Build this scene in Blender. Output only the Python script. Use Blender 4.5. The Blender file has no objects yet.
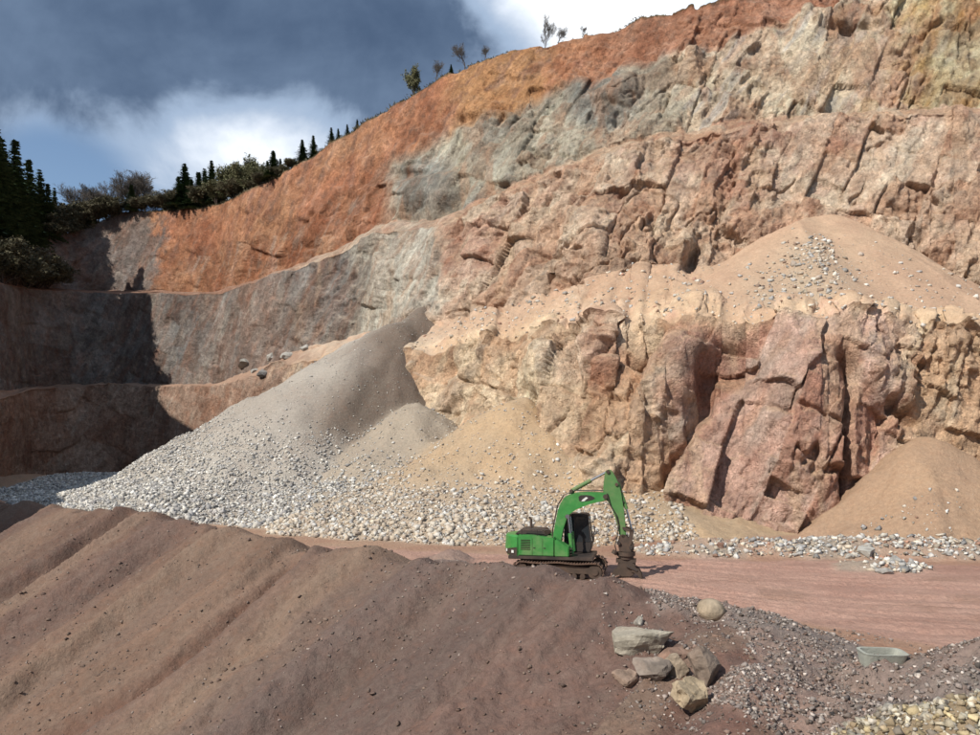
import bpy, bmesh, math, random
import numpy as np
from mathutils import Vector, Matrix, Euler

random.seed(7)
rng = np.random.default_rng(11)
R = math.radians
scene = bpy.context.scene
COL = scene.collection

# ------------------------------------------------------------------ camera, sky, sun, exposure
W, H, F, HZ, EYE = 980.0, 735.0, 800.0, 440.0, 6.7
cam_data = bpy.data.cameras.new('camera')
cam = bpy.data.objects.new('camera', cam_data)
COL.objects.link(cam)
cam.location = (0, 0, EYE)
cam.rotation_euler = (R(90), 0, 0)
cam_data.sensor_width = 36
cam_data.lens = 36 * F / W
cam_data.shift_y = (HZ - H / 2) / W
cam_data.clip_start = 0.1
cam_data.clip_end = 5000
scene.camera = cam

SUN_EL, SUN_AZ = R(42), R(42)          # from the left and a little from behind the camera
sun_dir = Vector((-math.cos(SUN_EL) * math.cos(SUN_AZ), -math.cos(SUN_EL) * math.sin(SUN_AZ), math.sin(SUN_EL)))
sd = bpy.data.lights.new('sun', 'SUN')
sd.energy = 3.6
sd.angle = R(0.5)
sd.color = (1.0, 0.945, 0.86)
sun = bpy.data.objects.new('sun', sd)
COL.objects.link(sun)
sun.rotation_euler = sun_dir.to_track_quat('Z', 'Y').to_euler()
sun.location = sun_dir * 100

world = bpy.data.worlds.new('World')
scene.world = world
world.use_nodes = True
scene.view_settings.view_transform = 'Standard'
scene.view_settings.look = 'None'
scene.view_settings.exposure = 0.6
scene.view_settings.gamma = 1.0


class NT:
    """small helper for node trees"""
    def __init__(self, tree):
        self.t = tree
        tree.nodes.clear()

    def n(self, kind, **kw):
        nd = self.t.nodes.new(kind)
        for k, v in kw.items():
            setattr(nd, k, v)
        return nd

    def set(self, sock, v):
        if hasattr(v, 'is_output') or isinstance(v, bpy.types.NodeSocket):
            self.t.links.new(v, sock)
        else:
            if isinstance(v, (tuple, list)) and len(v) == 3 and sock.type == 'RGBA':
                v = (*v, 1)
            sock.default_value = v

    def math(self, op, a, b=0.0, c=None, clamp=False):
        nd = self.n('ShaderNodeMath', operation=op, use_clamp=clamp)
        self.set(nd.inputs[0], a)
        self.set(nd.inputs[1], b)
        if c is not None:
            self.set(nd.inputs[2], c)
        return nd.outputs[0]

    def vmath(self, op, a, b=None, out=0):
        nd = self.n('ShaderNodeVectorMath', operation=op)
        self.set(nd.inputs[0], a)
        if b is not None:
            self.set(nd.inputs[3] if op == 'SCALE' else nd.inputs[1], b)
        return nd.outputs[out]

    def mix(self, f, a, b, mode='MIX'):
        nd = self.n('ShaderNodeMix', data_type='RGBA', blend_type=mode)
        self.set(nd.inputs[0], f)
        self.set(nd.inputs[6], a)
        self.set(nd.inputs[7], b)
        return nd.outputs[2]

    def noise(self, vec, scale, detail=4, rough=0.55, dist=0.0):
        nd = self.n('ShaderNodeTexNoise')
        self.set(nd.inputs['Vector'], vec)
        self.set(nd.inputs['Scale'], scale)
        self.set(nd.inputs['Detail'], detail)
        self.set(nd.inputs['Roughness'], rough)
        self.set(nd.inputs['Distortion'], dist)
        return nd.outputs['Fac']

    def ramp(self, v, lo, hi, a=0.0, b=1.0):
        nd = self.n('ShaderNodeMapRange', interpolation_type='SMOOTHSTEP')
        self.set(nd.inputs[0], v)
        nd.inputs[1].default_value = lo
        nd.inputs[2].default_value = hi
        nd.inputs[3].default_value = a
        nd.inputs[4].default_value = b
        return nd.outputs[0]


def pix_dir(px, py):
    return Vector(((px - 490) / F, 1, (HZ - py) / F)).normalized()


def build_world():
    k = NT(world.node_tree)
    tc = k.n('ShaderNodeTexCoord')
    d = tc.outputs['Generated']
    sky = k.n('ShaderNodeTexSky', sky_type='NISHITA', sun_disc=False)
    sky.sun_elevation = SUN_EL
    sky.sun_rotation = math.atan2(sun_dir.x, sun_dir.y)
    sky.air_density = 1.0
    sky.dust_density = 0.4
    sky.ozone_density = 1.6
    base = k.vmath('SCALE', sky.outputs[0], 0.085)
    sep = k.n('ShaderNodeSeparateXYZ')
    k.set(sep.inputs[0], d)
    den = k.math('ADD', k.math('MAXIMUM', sep.outputs[2], 0.0), 0.22)
    comb = k.n('ShaderNodeCombineXYZ')
    k.set(comb.inputs[0], k.math('DIVIDE', sep.outputs[0], den))
    k.set(comb.inputs[1], k.math('DIVIDE', sep.outputs[1], den))
    flat = comb.outputs[0]
    big = k.noise(flat, 0.9, 6, 0.52, 0.35)
    mid = k.noise(k.vmath('ADD', flat, (3.1, 7.7, 0)), 2.3, 7, 0.55, 0.25)
    puff = k.noise(k.vmath('ADD', d, (1.3, 2.2, 5)), 7.5, 6, 0.58, 0.3)

    def lobe(px, py, width, sx=1.0):
        c = pix_dir(px, py)
        df = k.vmath('SUBTRACT', d, tuple(c))
        df = k.vmath('MULTIPLY', df, (sx, sx, 1))
        l = k.vmath('LENGTH', df, out=1)
        return k.ramp(l, 0.0, width, 1.0, 0.0)

    wob = k.math('SUBTRACT', puff, 0.5)
    # lit cloud edges
    bright = k.math('MULTIPLY_ADD', k.math('SUBTRACT', mid, 0.5), 0.9, 0.42)
    for (px, py, w, sx, amp) in ((230, 10, 0.62, .8, -.75), (690, -10, 0.20, .62, .95), (560, 0, 0.13, .7, .8), (285, 150, 0.12, .6, .85), (190, 165, 0.10, .5, .55),
                                 (20, 140, 0.10, .4, .42), (90, 80, 0.10, .35, .12)):
        bright = k.math('MULTIPLY_ADD', lobe(px, py, w, sx), amp, bright)
    bright = k.math('MULTIPLY_ADD', wob, 1.25, bright)
    tone = k.math('ADD', k.math('MULTIPLY', big, .55), k.math('ADD', k.math('MULTIPLY', mid, .25), k.math('MULTIPLY', puff, .20)))
    c1 = k.mix(k.ramp(tone, 0.42, 0.60), (0.050, 0.080, 0.138), (0.118, 0.168, 0.252))
    c1 = k.mix(k.ramp(bright, 0.12, 0.55), c1, (0.26, 0.335, 0.45))
    c1 = k.mix(k.ramp(bright, 0.5, 1.35), c1, (0.80, 0.83, 0.87))
    # blue gaps
    gap = k.math('MAXIMUM', k.math('MULTIPLY', lobe(64, 178, 0.10, .7), 1.25), k.ramp(big, 0.30, 0.20, 0, 1))
    gap = k.math('ADD', gap, k.math('MULTIPLY', wob, 0.9))
    c2 = k.mix(k.ramp(gap, 0.3, 1.0), c1, base)
    bg = k.n('ShaderNodeBackground')
    k.set(bg.inputs[0], c2)
    bg.inputs[1].default_value = 1.0
    out = k.n('ShaderNodeOutputWorld')
    k.t.links.new(bg.outputs[0], out.inputs[0])


build_world()

# ------------------------------------------------------------------ numeric noise


def _h(ix, iy, iz, seed):
    h = (ix.astype(np.int64) * 374761393 + iy.astype(np.int64) * 668265263 + iz.astype(np.int64) * 2147483647 + seed * 1274126177) & 0xFFFFFFFF
    h = ((h ^ (h >> 13)) * 1274126177) & 0xFFFFFFFF
    h = ((h ^ (h >> 15)) * 2246822519) & 0xFFFFFFFF
    return h ^ (h >> 16)


def h01(ix, iy, iz, seed):
    return (_h(ix, iy, iz, seed) & 0xFFFFFF) / float(0xFFFFFF)


def vnoise(x, y, z, seed=0):
    """value noise, -1..1"""
    x0, y0, z0 = np.floor(x), np.floor(y), np.floor(z)
    fx, fy, fz = x - x0, y - y0, z - z0
    fx = fx * fx * fx * (fx * (fx * 6 - 15) + 10)
    fy = fy * fy * fy * (fy * (fy * 6 - 15) + 10)
    fz = fz * fz * fz * (fz * (fz * 6 - 15) + 10)
    x0, y0, z0 = x0.astype(np.int64), y0.astype(np.int64), z0.astype(np.int64)
    r = 0
    for dx in (0, 1):
        wx = fx if dx else 1 - fx
        for dy in (0, 1):
            wy = fy if dy else 1 - fy
            for dz in (0, 1):
                wz = fz if dz else 1 - fz
                r = r + wx * wy * wz * h01(x0 + dx, y0 + dy, z0 + dz, seed)
    return r * 2 - 1


def fbm(x, y, z, oct=4, seed=0, gain=0.5, lac=2.03):
    r, a, t = 0, 1.0, 0.0
    for i in range(oct):
        r = r + a * vnoise(x, y, z, seed + i * 17)
        t += a
        a *= gain
        x, y, z = x * lac + 5.2, y * lac + 1.7, z * lac + 9.1
    return r / t * 1.6


def fbm2(x, y, oct=4, seed=0, gain=0.5):
    return fbm(x, y, np.zeros_like(x) + 0.37, oct, seed, gain)


def blocks(x, y, z, seed):
    """faceted blocks: per-cell height + tilt; returns (disp, edge closeness, cell random)"""
    bx, by, bz = np.floor(x - 0.5), np.floor(y - 0.5), np.floor(z - 0.5)
    best = np.full(x.shape, 9e9)
    second = np.full(x.shape, 9e9)
    disp = np.zeros_like(x)
    cr = np.zeros_like(x)
    for dx in (0, 1):
        for dy in (0, 1):
            for dz in (0, 1):
                ix, iy, iz = (bx + dx).astype(np.int64), (by + dy).astype(np.int64), (bz + dz).astype(np.int64)
                h = _h(ix, iy, iz, seed)
                jx = ((h & 1023) / 1023.0 - 0.5) * 0.8
                jy = (((h >> 10) & 1023) / 1023.0 - 0.5) * 0.8
                jz = (((h >> 20) & 1023) / 1023.0 - 0.5) * 0.8
                ex, ey, ez = x - (ix + .5 + jx), y - (iy + .5 + jy), z - (iz + .5 + jz)
                d = ex * ex + ey * ey + ez * ez
                g = _h(ix, iy, iz, seed + 99)
                r0 = (g & 1023) / 511.5 - 1
                r1 = ((g >> 10) & 1023) / 511.5 - 1
                r2 = ((g >> 20) & 1023) / 511.5 - 1
                v = r0 * 0.55 + ex * r1 * 0.9 + ez * r2 * 0.9 + ey * r0 * 0.5
                m = d < best
                second = np.where(m, best, np.minimum(second, d))
                best = np.where(m, d, best)
                disp = np.where(m, v, disp)
                cr = np.where(m, (r1 + 1) / 2, cr)
    return disp, np.sqrt(second) - np.sqrt(best), cr


def joints(q1, q2, q3, seed, tilt=.9):
    """blocks bounded by three joint sets, staggered like masonry: (disp, edge closeness, block random)"""
    i = np.floor(q1).astype(np.int64)
    zero = np.zeros_like(i)
    q2 = q2 * (.7 + .7 * h01(i, zero, zero, seed + 1)) + 13 * h01(i, zero, zero, seed + 2)
    j = np.floor(q2).astype(np.int64)
    q3 = q3 * (.7 + .7 * h01(i, j, zero, seed + 3)) + 13 * h01(i, j, zero, seed + 4)
    k = np.floor(q3).astype(np.int64)
    g = _h(i, j, k, seed + 5)
    r0 = (g & 1023) / 511.5 - 1
    r1 = ((g >> 10) & 1023) / 511.5 - 1
    r2 = ((g >> 20) & 1023) / 511.5 - 1
    f1, f2 = q1 - i - .5, q2 - j - .5
    d = r0 * .5 + f1 * (r1 * tilt) + f2 * (r2 * tilt)
    e = np.minimum(.5 - np.abs(f1), .5 - np.abs(f2))
    return d, e, (r1 + 1) / 2


def sstep(a, b, x):
    t = np.clip((x - a) / (b - a), 0, 1)
    return t * t * (3 - 2 * t)


def lerp(a, b, t):
    return a + (b - a) * t


# ------------------------------------------------------------------ object helpers
def tag(o, label=None, cat=None, group=None, kind=None):
    if label:
        o['label'] = label
    if cat:
        o['category'] = cat
    if group:
        o['group'] = group
    if kind:
        o['kind'] = kind
    return o


def link(name, me, parent=None, mat=None):
    o = bpy.data.objects.new(name, me)
    COL.objects.link(o)
    if parent is not None:
        o.parent = parent
    if mat is not None and me is not None and not me.materials:
        me.materials.append(mat)
    return o


def np_mesh(name, verts, faces, colors=None, smooth=False):
    me = bpy.data.meshes.new(name)
    verts = np.asarray(verts, dtype=np.float32)
    faces = np.asarray(faces, dtype=np.int32)
    k = faces.shape[1]
    me.vertices.add(len(verts))
    me.vertices.foreach_set('co', verts.ravel())
    me.loops.add(faces.size)
    me.loops.foreach_set('vertex_index', faces.ravel())
    me.polygons.add(len(faces))
    me.polygons.foreach_set('loop_start', np.arange(0, faces.size, k, dtype=np.int32))
    me.polygons.foreach_set('loop_total', np.full(len(faces), k, dtype=np.int32))
    if smooth:
        me.polygons.foreach_set('use_smooth', np.ones(len(faces), dtype=bool))
    me.update(calc_edges=True)
    if colors is not None:
        a = me.color_attributes.new('Col', 'FLOAT_COLOR', 'POINT')
        c = np.ones((len(verts), 4), dtype=np.float32)
        c[:, :3] = colors
        a.data.foreach_set('color', c.ravel())
    return me


def sub_mesh(name, verts, faces, sel, colors=None, smooth=False):
    f = faces[sel]
    used = np.zeros(len(verts), dtype=bool)
    used[f.ravel()] = True
    idx = np.cumsum(used) - 1
    return np_mesh(name, verts[used], idx[f], None if colors is None else colors[used], smooth)


def grid_faces(nr, nc):
    i = np.arange(nr - 1)[:, None] * nc + np.arange(nc - 1)[None, :]
    i = i.ravel()
    return np.stack([i, i + 1, i + nc + 1, i + nc], axis=1)


# ------------------------------------------------------------------ materials
def mat_attr(name, bump_scale, bump_dist, rough=0.92, fine=12.0, var=0.35, hue=0.12, chips=False):
    m = bpy.data.materials.new(name)
    m.use_nodes = True
    k = NT(m.node_tree)
    at = k.n('ShaderNodeAttribute', attribute_name='Col')
    geo = k.n('ShaderNodeNewGeometry')
    p = geo.outputs['Position']
    n1 = k.noise(p, fine * 0.25, 8, 0.65, 0.4)
    n2 = k.noise(k.vmath('MULTIPLY', p, (1, 1, 0.35)), fine, 6, 0.7)
    v = k.math('MULTIPLY_ADD', k.math('SUBTRACT', n1, 0.5), var * 2.6, 1.0)
    v2 = k.math('MULTIPLY_ADD', k.math('SUBTRACT', n2, 0.5), var * 2.2, 1.0)
    vv = k.math('MULTIPLY', v, v2)
    c = k.vmath('MULTIPLY', at.outputs['Color'], k.vmath('SCALE', (1, 1, 1), vv))
    n3 = k.noise(p, fine * 0.11, 5, 0.6)
    c = k.mix(k.ramp(n3, 0.45, 0.75, 0, hue), c, (0.34, 0.30, 0.24))
    c = k.mix(k.ramp(n3, 0.5, 0.25, 0, hue), c, (0.33, 0.13, 0.06))
    bs = k.n('ShaderNodeBsdfPrincipled')
    if not chips:
        k.set(bs.inputs['Base Color'], c)
    bs.inputs['Roughness'].default_value = rough
    bs.inputs['Specular IOR Level'].default_value = 0.25
    bn = k.noise(p, bump_scale, 8, 0.68, 0.3)
    if chips:
        wv = k.vmath('SCALE', k.vmath('SUBTRACT', (k.n('ShaderNodeTexNoise').outputs['Color']), (.5, .5, .5)), .5)
        k.t.links.new(p, wv.node.inputs[0].links[0].from_node.inputs[0].links[0].from_node.inputs['Vector'])
        pw = k.vmath('ADD', k.vmath('MULTIPLY', p, (1, 1, .7)), wv)
        tot = None
        for sc_v, amp in ((1.7, .36), (4.6, .18)):
            vo = k.n('ShaderNodeTexVoronoi', feature='F1', distance='EUCLIDEAN')
            vo.inputs['Scale'].default_value = sc_v
            k.set(vo.inputs['Vector'], pw)
            sx = k.n('ShaderNodeSeparateColor')
            k.set(sx.inputs[0], vo.outputs['Color'])
            # flat chips, each tilted its own way
            loc = k.vmath('SUBTRACT', k.vmath('SCALE', pw, sc_v), k.vmath('SCALE', vo.outputs['Position'], sc_v))
            tilt = k.vmath('DOT_PRODUCT', loc, k.vmath('SUBTRACT', vo.outputs['Color'], (.5, .5, .5)), out=1)
            hgt = k.math('ADD', k.math('MULTIPLY', sx.outputs[0], .55), k.math('MULTIPLY', tilt, 1.6))
            hgt = k.math('MULTIPLY', hgt, amp)
            tot = hgt if tot is None else k.math('ADD', tot, hgt)
            c = k.vmath('MULTIPLY', c, k.vmath('SCALE', (1, 1, 1), k.math('MULTIPLY_ADD', k.math('SUBTRACT', sx.outputs[1], .5), .26, 1.0)))
        k.set(bs.inputs['Base Color'], c)
        bn = k.math('ADD', k.math('MULTIPLY', bn, .75), tot)
    bp = k.n('ShaderNodeBump')
    bp.inputs['Distance'].default_value = bump_dist
    bp.inputs['Strength'].default_value = 0.9
    k.set(bp.inputs['Height'], bn)
    k.t.links.new(bp.outputs[0], bs.inputs['Normal'])
    o = k.n('ShaderNodeOutputMaterial')
    k.t.links.new(bs.outputs[0], o.inputs[0])
    return m


def mat_flat(name, col, rough=0.6, metal=0.0, var=0.15, nscale=6.0, dust=0.0, dustcol=(0.30, 0.19, 0.13), spec=0.4, bump=0.0, coat=0.0):
    m = bpy.data.materials.new(name)
    m.use_nodes = True
    k = NT(m.node_tree)
    tc = k.n('ShaderNodeTexCoord')
    p = tc.outputs['Object']
    n1 = k.noise(p, nscale, 6, 0.6)
    v = k.math('MULTIPLY_ADD', k.math('SUBTRACT', n1, 0.5), var * 2.5, 1.0)
    c = k.vmath('MULTIPLY', tuple(col), k.vmath('SCALE', (1, 1, 1), v))
    bs = k.n('ShaderNodeBsdfPrincipled')
    if dust > 0:
        n2 = k.noise(p, nscale * 0.5, 8, 0.65)
        f = k.ramp(n2, 0.42, 0.75, dust * 0.25, dust)
        c = k.mix(f, c, dustcol)
        k.set(bs.inputs['Roughness'], k.math('MULTIPLY_ADD', f, 0.4, rough, clamp=True))
    else:
        bs.inputs['Roughness'].default_value = rough
    k.set(bs.inputs['Base Color'], c)
    bs.inputs['Metallic'].default_value = metal
    bs.inputs['Specular IOR Level'].default_value = spec
    if bump:
        bp = k.n('ShaderNodeBump')
        bp.inputs['Distance'].default_value = bump
        k.set(bp.inputs['Height'], k.noise(p, nscale * 4, 8, 0.65))
        k.t.links.new(bp.outputs[0], bs.inputs['Normal'])
    o = k.n('ShaderNodeOutputMaterial')
    k.t.links.new(bs.outputs[0], o.inputs[0])
    return m


M_ROCK = mat_attr('fractured_rock', 2.2, 0.6, fine=6.0, var=0.38, hue=0.2, chips=True)
M_SOIL = mat_attr('loose_soil', 5.0, 0.14, fine=16.0, var=0.34, hue=0.10)
M_STONE = mat_attr('broken_stone', 6.0, 0.05, fine=11.0, var=0.36, hue=0.10)

# ------------------------------------------------------------------ ground height
# edge of the tipped spoil bank: (x, y, crest height)
EDGE_DIR = (.736, -.677)
CREST = np.array([(50, 1.0), (101, .8), (121, 1.4), (132, 1.75), (138.6, 1.3), (144.7, 1.1), (152.2, 1.35), (156, 1.5), (161, 1.5), (166.5, 2.0), (169.5, 1.6), (172, 1.0), (176, .7), (185, .45), (230, .4)])
SIDE = np.array([(40, 60), (9.0, 30.0), (7.0, 26.0), (6.6, 23.5), (6.0, 20.5), (5.0, 16.5), (3.8, 12), (2, 5), (1, -10), (0, -60)])


def edge_coords(x, y):
    """distance down the bank (negative behind its crest), position along the crest, crest height"""
    ux, uy = EDGE_DIR
    tt = 152.2 + (x + 8) * ux + (y - 40) * uy
    s1 = (x + 8) * uy - (y - 40) * ux
    xs = np.interp(-y, -SIDE[:, 1], SIDE[:, 0])
    s2 = (xs - x) * .93
    # smooth minimum of the two edges
    kk = 2.4
    h = np.clip(.5 + .5 * (s2 - s1) / kk, 0, 1)
    sd = s2 * (1 - h) + s1 * h - kk * h * (1 - h)
    return sd, tt, np.interp(tt, CREST[:, 0], CREST[:, 1])


def P(px, py, Y):
    return np.array([(px - 490) / F * Y, Y, EYE - (py - HZ) / F * Y])


# scree cones: (apex px, py, depth, slope, stretch x, stretch y, kind)
CONES = []
for (px, py, Y, sl, sx, sy, kind) in ((528, 398, 73, .66, .86, 1.05, 'tan'), (470, 425, 74, .66, 1.0, 1.0, 'tan'), (412, 402, 81, .66, 1.0, 1.0, 'grey'),
                                      (428, 306, 96, .665, .93, 1.0, 'dark'), (585, 448, 66, .72, 1.0, 1.0, 'tan'), (350, 368, 103, .64, 1.0, 1.0, 'white'),
                                      (170, 468, 99, .40, .6, 1.0, 'white'), (925, 436, 58.5, .72, 1.1, 1.0, 'sand'), (985, 480, 57, .7, 1.0, 1.0, 'sand'),
                                      (90, 478, 104, .3, .7, 1.0, 'white'), (20, 478, 100, .45, .8, 1.0, 'ochre')):
    p = P(px, py, Y)
    CONES.append((p[0], p[1], p[2], sl, sx, sy, kind))

# mounds: (x, y, height, rx, ry, kind)
MOUNDS = [(8.0, 28.0, .55, 2.4, 2.6, 'gravel'), (9.6, 25.6, .65, 2.2, 2.6, 'gravel'), (9.4, 22.4, .45, 2.4, 2.2, 'gravel'), (12.9, 19.8, 2.1, 3.4, 3.2, 'gravel'),
          (10.2, 17.6, .9, 3.2, 2.4, 'gravel'), (8.2, 13.3, 2.55, 3.8, 2.0, 'yellow'), (6.6, 32.8, .5, 1.6, 2.2, 'gravel'), (7.6, 19.0, .4, 2.2, 2.2, 'gravel'),
          (13, 47.5, .9, 4.5, 2.4, 'rubble'), (20, 47.2, 1.0, 5.5, 2.4, 'rubble'), (26.5, 46.6, 1.0, 5, 2.4, 'rubble'), (33, 46, 1.0, 5, 2.6, 'rubble'),
          (20.4, 41.6, .45, 2.6, 1.8, 'rubble'), (-2.2, 44.0, .7, 1.5, 1.2, 'gravel'), (-1.2, 37.4, .7, 2.0, 1.6, 'gravel'),
          (0, 0, 5.0, 5.0, 4.0, 'gravel')]


def ground(x, y, full=False):
    x = np.asarray(x, dtype=float)
    y = np.asarray(y, dtype=float)
    sd, tt, cz = edge_coords(x, y)
    warp = fbm2(x / 7, y / 7, 3, 3)
    # loads tipped over the edge: lobes with grooves between, running down the fall line
    tw = tt + 0.05 * np.maximum(sd, 0) * warp + 0.8 * warp
    lobe = 1.1 - 2.2 * np.abs(vnoise(tw / 3.6, np.zeros_like(tw), sd * 0.022, 21))
    lobe2 = vnoise(tw / 0.8, np.zeros_like(tw) + 5, sd * 0.06, 22)
    crestn = vnoise(tw / 1.9, np.zeros_like(tw) + 2.5, sd * 0.02, 23)
    sde = sd - (1.15 * lobe + .35 * vnoise(tw / 1.1, np.zeros_like(tw) + 8, sd * .05, 24)) * sstep(-4, 3, sd)
    down = np.maximum(sde, 0)
    bank = cz * 1.0 - 0.575 * down + 0.10 * np.minimum(down, 3) * 0
    bank = np.maximum(bank, -16 + 0.6 * warp)
    # hollow running down the slope, cut where a load slid away
    groove = np.exp(-((tw - 151.2 - 0.02 * sd) / 0.75) ** 2) * sstep(0.2, 2.0, sd) * (0.75 - .02 * np.clip(sd, 0, 30))
    groove += np.exp(-((tw - 155.6) / 0.5) ** 2) * sstep(3, 6, sd) * 0.35
    groove += np.exp(-((tw - 142.5) / 1.1) ** 2) * sstep(1, 4, sd) * 0.4
    groove += np.exp(-((tw - 166.5) / 0.5) ** 2) * sstep(2, 5, sd) * 0.3
    crest = np.exp(-np.maximum(-sde, 0) ** 2 / 5.5)
    z = np.where(sde > 0, bank, cz * crest)
    damp = sstep(-6, 0, sd)
    z = z + damp * (0.32 * lobe2 * sstep(-3, 2, sd) * np.exp(-np.maximum(sd, 0) / 16) + 0.55 * crestn * np.exp(-(sd / 3.5) ** 2)) - groove
    z = z + damp * (0.13 * fbm2(x / 1.3, y / 1.3, 4, 31) + .05 * fbm2(tw / .35, sd / 1.6, 3, 33) + .045 * fbm2(x / .25, y / .25, 2, 34)) * sstep(-2, 2, sd)
    # quarry floor unevenness
    fl = 0.06 * fbm2(x / 5, y / 5, 4, 41) + 0.022 * fbm2(x / 0.6, y / 0.6, 3, 42)
    z = z + fl
    kind = np.zeros(x.shape, dtype=int)        # 0 floor
    kind[sd > -1.6 + 0.7 * warp] = 1           # bank
    # haul road band
    yn = np.interp(x, [-40, 2, 5.5, 8.2, 10.5, 15.3, 20, 40], [52, 42, 37.3, 33.8, 30.2, 25.4, 23.5, 20])
    yf = np.interp(x, [-40, -4, 5, 12, 20, 26, 40], [58, 48.5, 46.2, 44.8, 44.2, 42.6, 40])
    wv = 0.6 * fbm2(x / 2.5, y / 2.5, 3, 51)
    road = (y > yn + wv) & (y < yf + wv) & (sd < -1.2) & (x > -14)
    # tyre ruts along the road
    rc = y - (yn * .55 + yf * .45)
    ruts = 0.08 * vnoise(rc / 0.45, x / 9, np.zeros_like(x), 61) + 0.06 * vnoise(rc / 1.3, x / 14, np.zeros_like(x), 62)
    rutmask = sstep(-0.5, 1.5, y - yn) * sstep(-0.5, 1.5, yf - y) * sstep(-1, -4, sd)
    z = z + ruts * rutmask
    kind[road] = 2
    # low mounds
    for (mx, my, mh, rx, ry, mk) in MOUNDS:
        rr = np.hypot((x - mx) / rx, (y - my) / ry)
        rr = rr * (1 + 0.18 * fbm2(x / 1.4 + mx, y / 1.4, 3, 71))
        hh = mh * np.clip(1.15 - rr, 0, 1.15) / 1.15
        hh = hh * sstep(0, .25, hh / mh)
        z = z + hh + (hh > 0.03) * 0.07 * fbm2(x / 0.35, y / 0.35, 3, 72) * sstep(0, .3, hh / mh)
        kk = {'gravel': 3, 'yellow': 4, 'rubble': 5}[mk]
        kind[(hh > 0.06 * mh + 0.02)] = kk
    # scree against the rock face
    ck = {'tan': 6, 'grey': 7, 'dark': 8, 'white': 9, 'sand': 10, 'ochre': 11}
    sw = fbm2(x / 6, y / 6, 4, 81)
    zc = np.full(x.shape, -99.0)
    kc = np.zeros(x.shape, dtype=int)
    for (ax, ay, az, sl, sx, sy, mk) in CONES:
        ang = np.arctan2(y - ay, x - ax)
        r = np.hypot((x - ax) * sx, (y - ay) * sy)
        rib = 0.55 * vnoise(ang * 7, r / 18, np.zeros_like(r) + ax, 83) * sstep(2, 12, r)
        sle = sl
        if mk == 'dark':
            sle = np.interp(np.degrees(ang), [-180, -145, -125, -105, -85, 0, 180], [.64, .655, .68, .82, 1.1, 1.3, .64])
        h = az - sle * np.sqrt(r * r + 1.2) + sl * 1.0 + rib + 0.75 * sw
        # toe flattens
        h = np.where(h < 3.0, 3.0 - (3.0 - h) * .42, h) if ax < 5 else np.where(h < 2.0, 2.0 - (2.0 - h) * .8, h)
        m = h > zc
        zc = np.where(m, h, zc)
        kc = np.where(m, ck[mk], kc)
    zc = zc + 0.10 * fbm2(x / 0.9, y / 0.9, 3, 84)
    keep = (zc > z) & (sd < -0.5)
    z = np.where(keep, zc, z)
    kind = np.where(keep, kc, kind)
    if full:
        return z, kind, sd, tw, zc
    return z


def ground1(x, y):
    return float(ground(np.array([x]), np.array([y]))[0])


def hit(px, py):
    """where the line of sight through a photo position meets the ground"""
    Y = np.exp(np.linspace(math.log(8), math.log(120), 5000))
    x = (px - 490) / F * Y
    zr = EYE - (py - HZ) / F * Y
    g = ground(x, Y)
    i = int(np.argmax(zr < g))
    return Vector((x[i], Y[i], g[i]))


# ground mesh: finer near the viewpoint
NC, NR = 640, 660
ang = np.concatenate([np.linspace(-3.2, -.8, 50)[:-1], np.linspace(-.8, .8, NC - 100), np.linspace(.8, 3.2, 52)[1:]])
NC = len(ang)
Ys = np.exp(np.linspace(math.log(7.0), math.log(165), NR))
gx = (ang[None, :] * Ys[:, None])
gy = np.repeat(Ys[:, None], NC, axis=1)
gx, gy = gx.ravel(), gy.ravel()
gz, gk, gsd, gtw, gzc = ground(gx, gy, True)

# ground colours, by what the ground is made of
nA = fbm2(gx / 3.2, gy / 3.2, 5, 101)
nB = fbm2(gx / 0.7, gy / 0.7, 4, 102)
nC = fbm2(gx / 12, gy / 12, 4, 103)


def C(*c):
    return np.array(c)


def colmix(a, b, t):
    return a + (b - a) * np.clip(t, 0, 1)[:, None]


n = len(gx)
one = np.ones((n, 1))
floor_c = colmix(one * C(.30, .165, .11), one * C(.36, .24, .165), .5 + .6 * nA)
road_c = colmix(one * C(.33, .19, .145), one * C(.42, .265, .205), .5 + .5 * nA + .25 * nC)
rutn = vnoise(gx / 6, (gy - 0.1 * gx) / 0.5, np.zeros(n), 111)
road_c = colmix(road_c, one * C(.20, .11, .08), sstep(.3, .8, rutn) * .35)
road_c = colmix(road_c, one * C(.22, .13, .09), sstep(.35, .8, nA + .3 * nB) * .5)
# bank: each load has its own tone
stops = np.array([0, 128, 134, 139, 143, 147, 150.5, 152, 155.4, 158, 159.3, 165, 167, 171.5, 174, 177, 182, 190, 215])
tones = np.array([(.15, .098, .072), (.15, .098, .072), (.17, .11, .08), (.185, .125, .088), (.175, .12, .084), (.19, .13, .09), (.165, .112, .08), (.20, .135, .095),
                  (.19, .135, .096), (.21, .15, .105), (.150, .112, .090), (.145, .106, .085), (.165, .110, .084), (.19, .118, .088), (.175, .12, .092), (.19, .105, .076), (.20, .10, .072), (.19, .10, .07),
                  (.18, .10, .07)])
tq = gtw + 0.45 * nA + 0.2 * nB
bank_c = np.stack([np.interp(tq, stops, tones[:, i]) for i in range(3)], axis=1)
bank_c *= (1 + .13 * nA + .09 * nB)[:, None] * C(.90, .83, .84)
fallst = vnoise(gtw / 0.5, gsd * 0.05, np.zeros(n), 112)
bank_c *= (1 + .16 * fallst)[:, None]
load = vnoise((gtw + .3 * nA) / 1.9, np.zeros(n) + 3.3, gsd * .02, 113)
bank_c = colmix(bank_c, one * C(.215, .150, .108), sstep(.05, .5, load) * .55)
bank_c = colmix(bank_c, one * C(.125, .088, .075), sstep(.05, .5, -load) * .45)
fur = np.abs(vnoise(gtw / 3.6, np.zeros(n), gsd * 0.022, 21))
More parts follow.
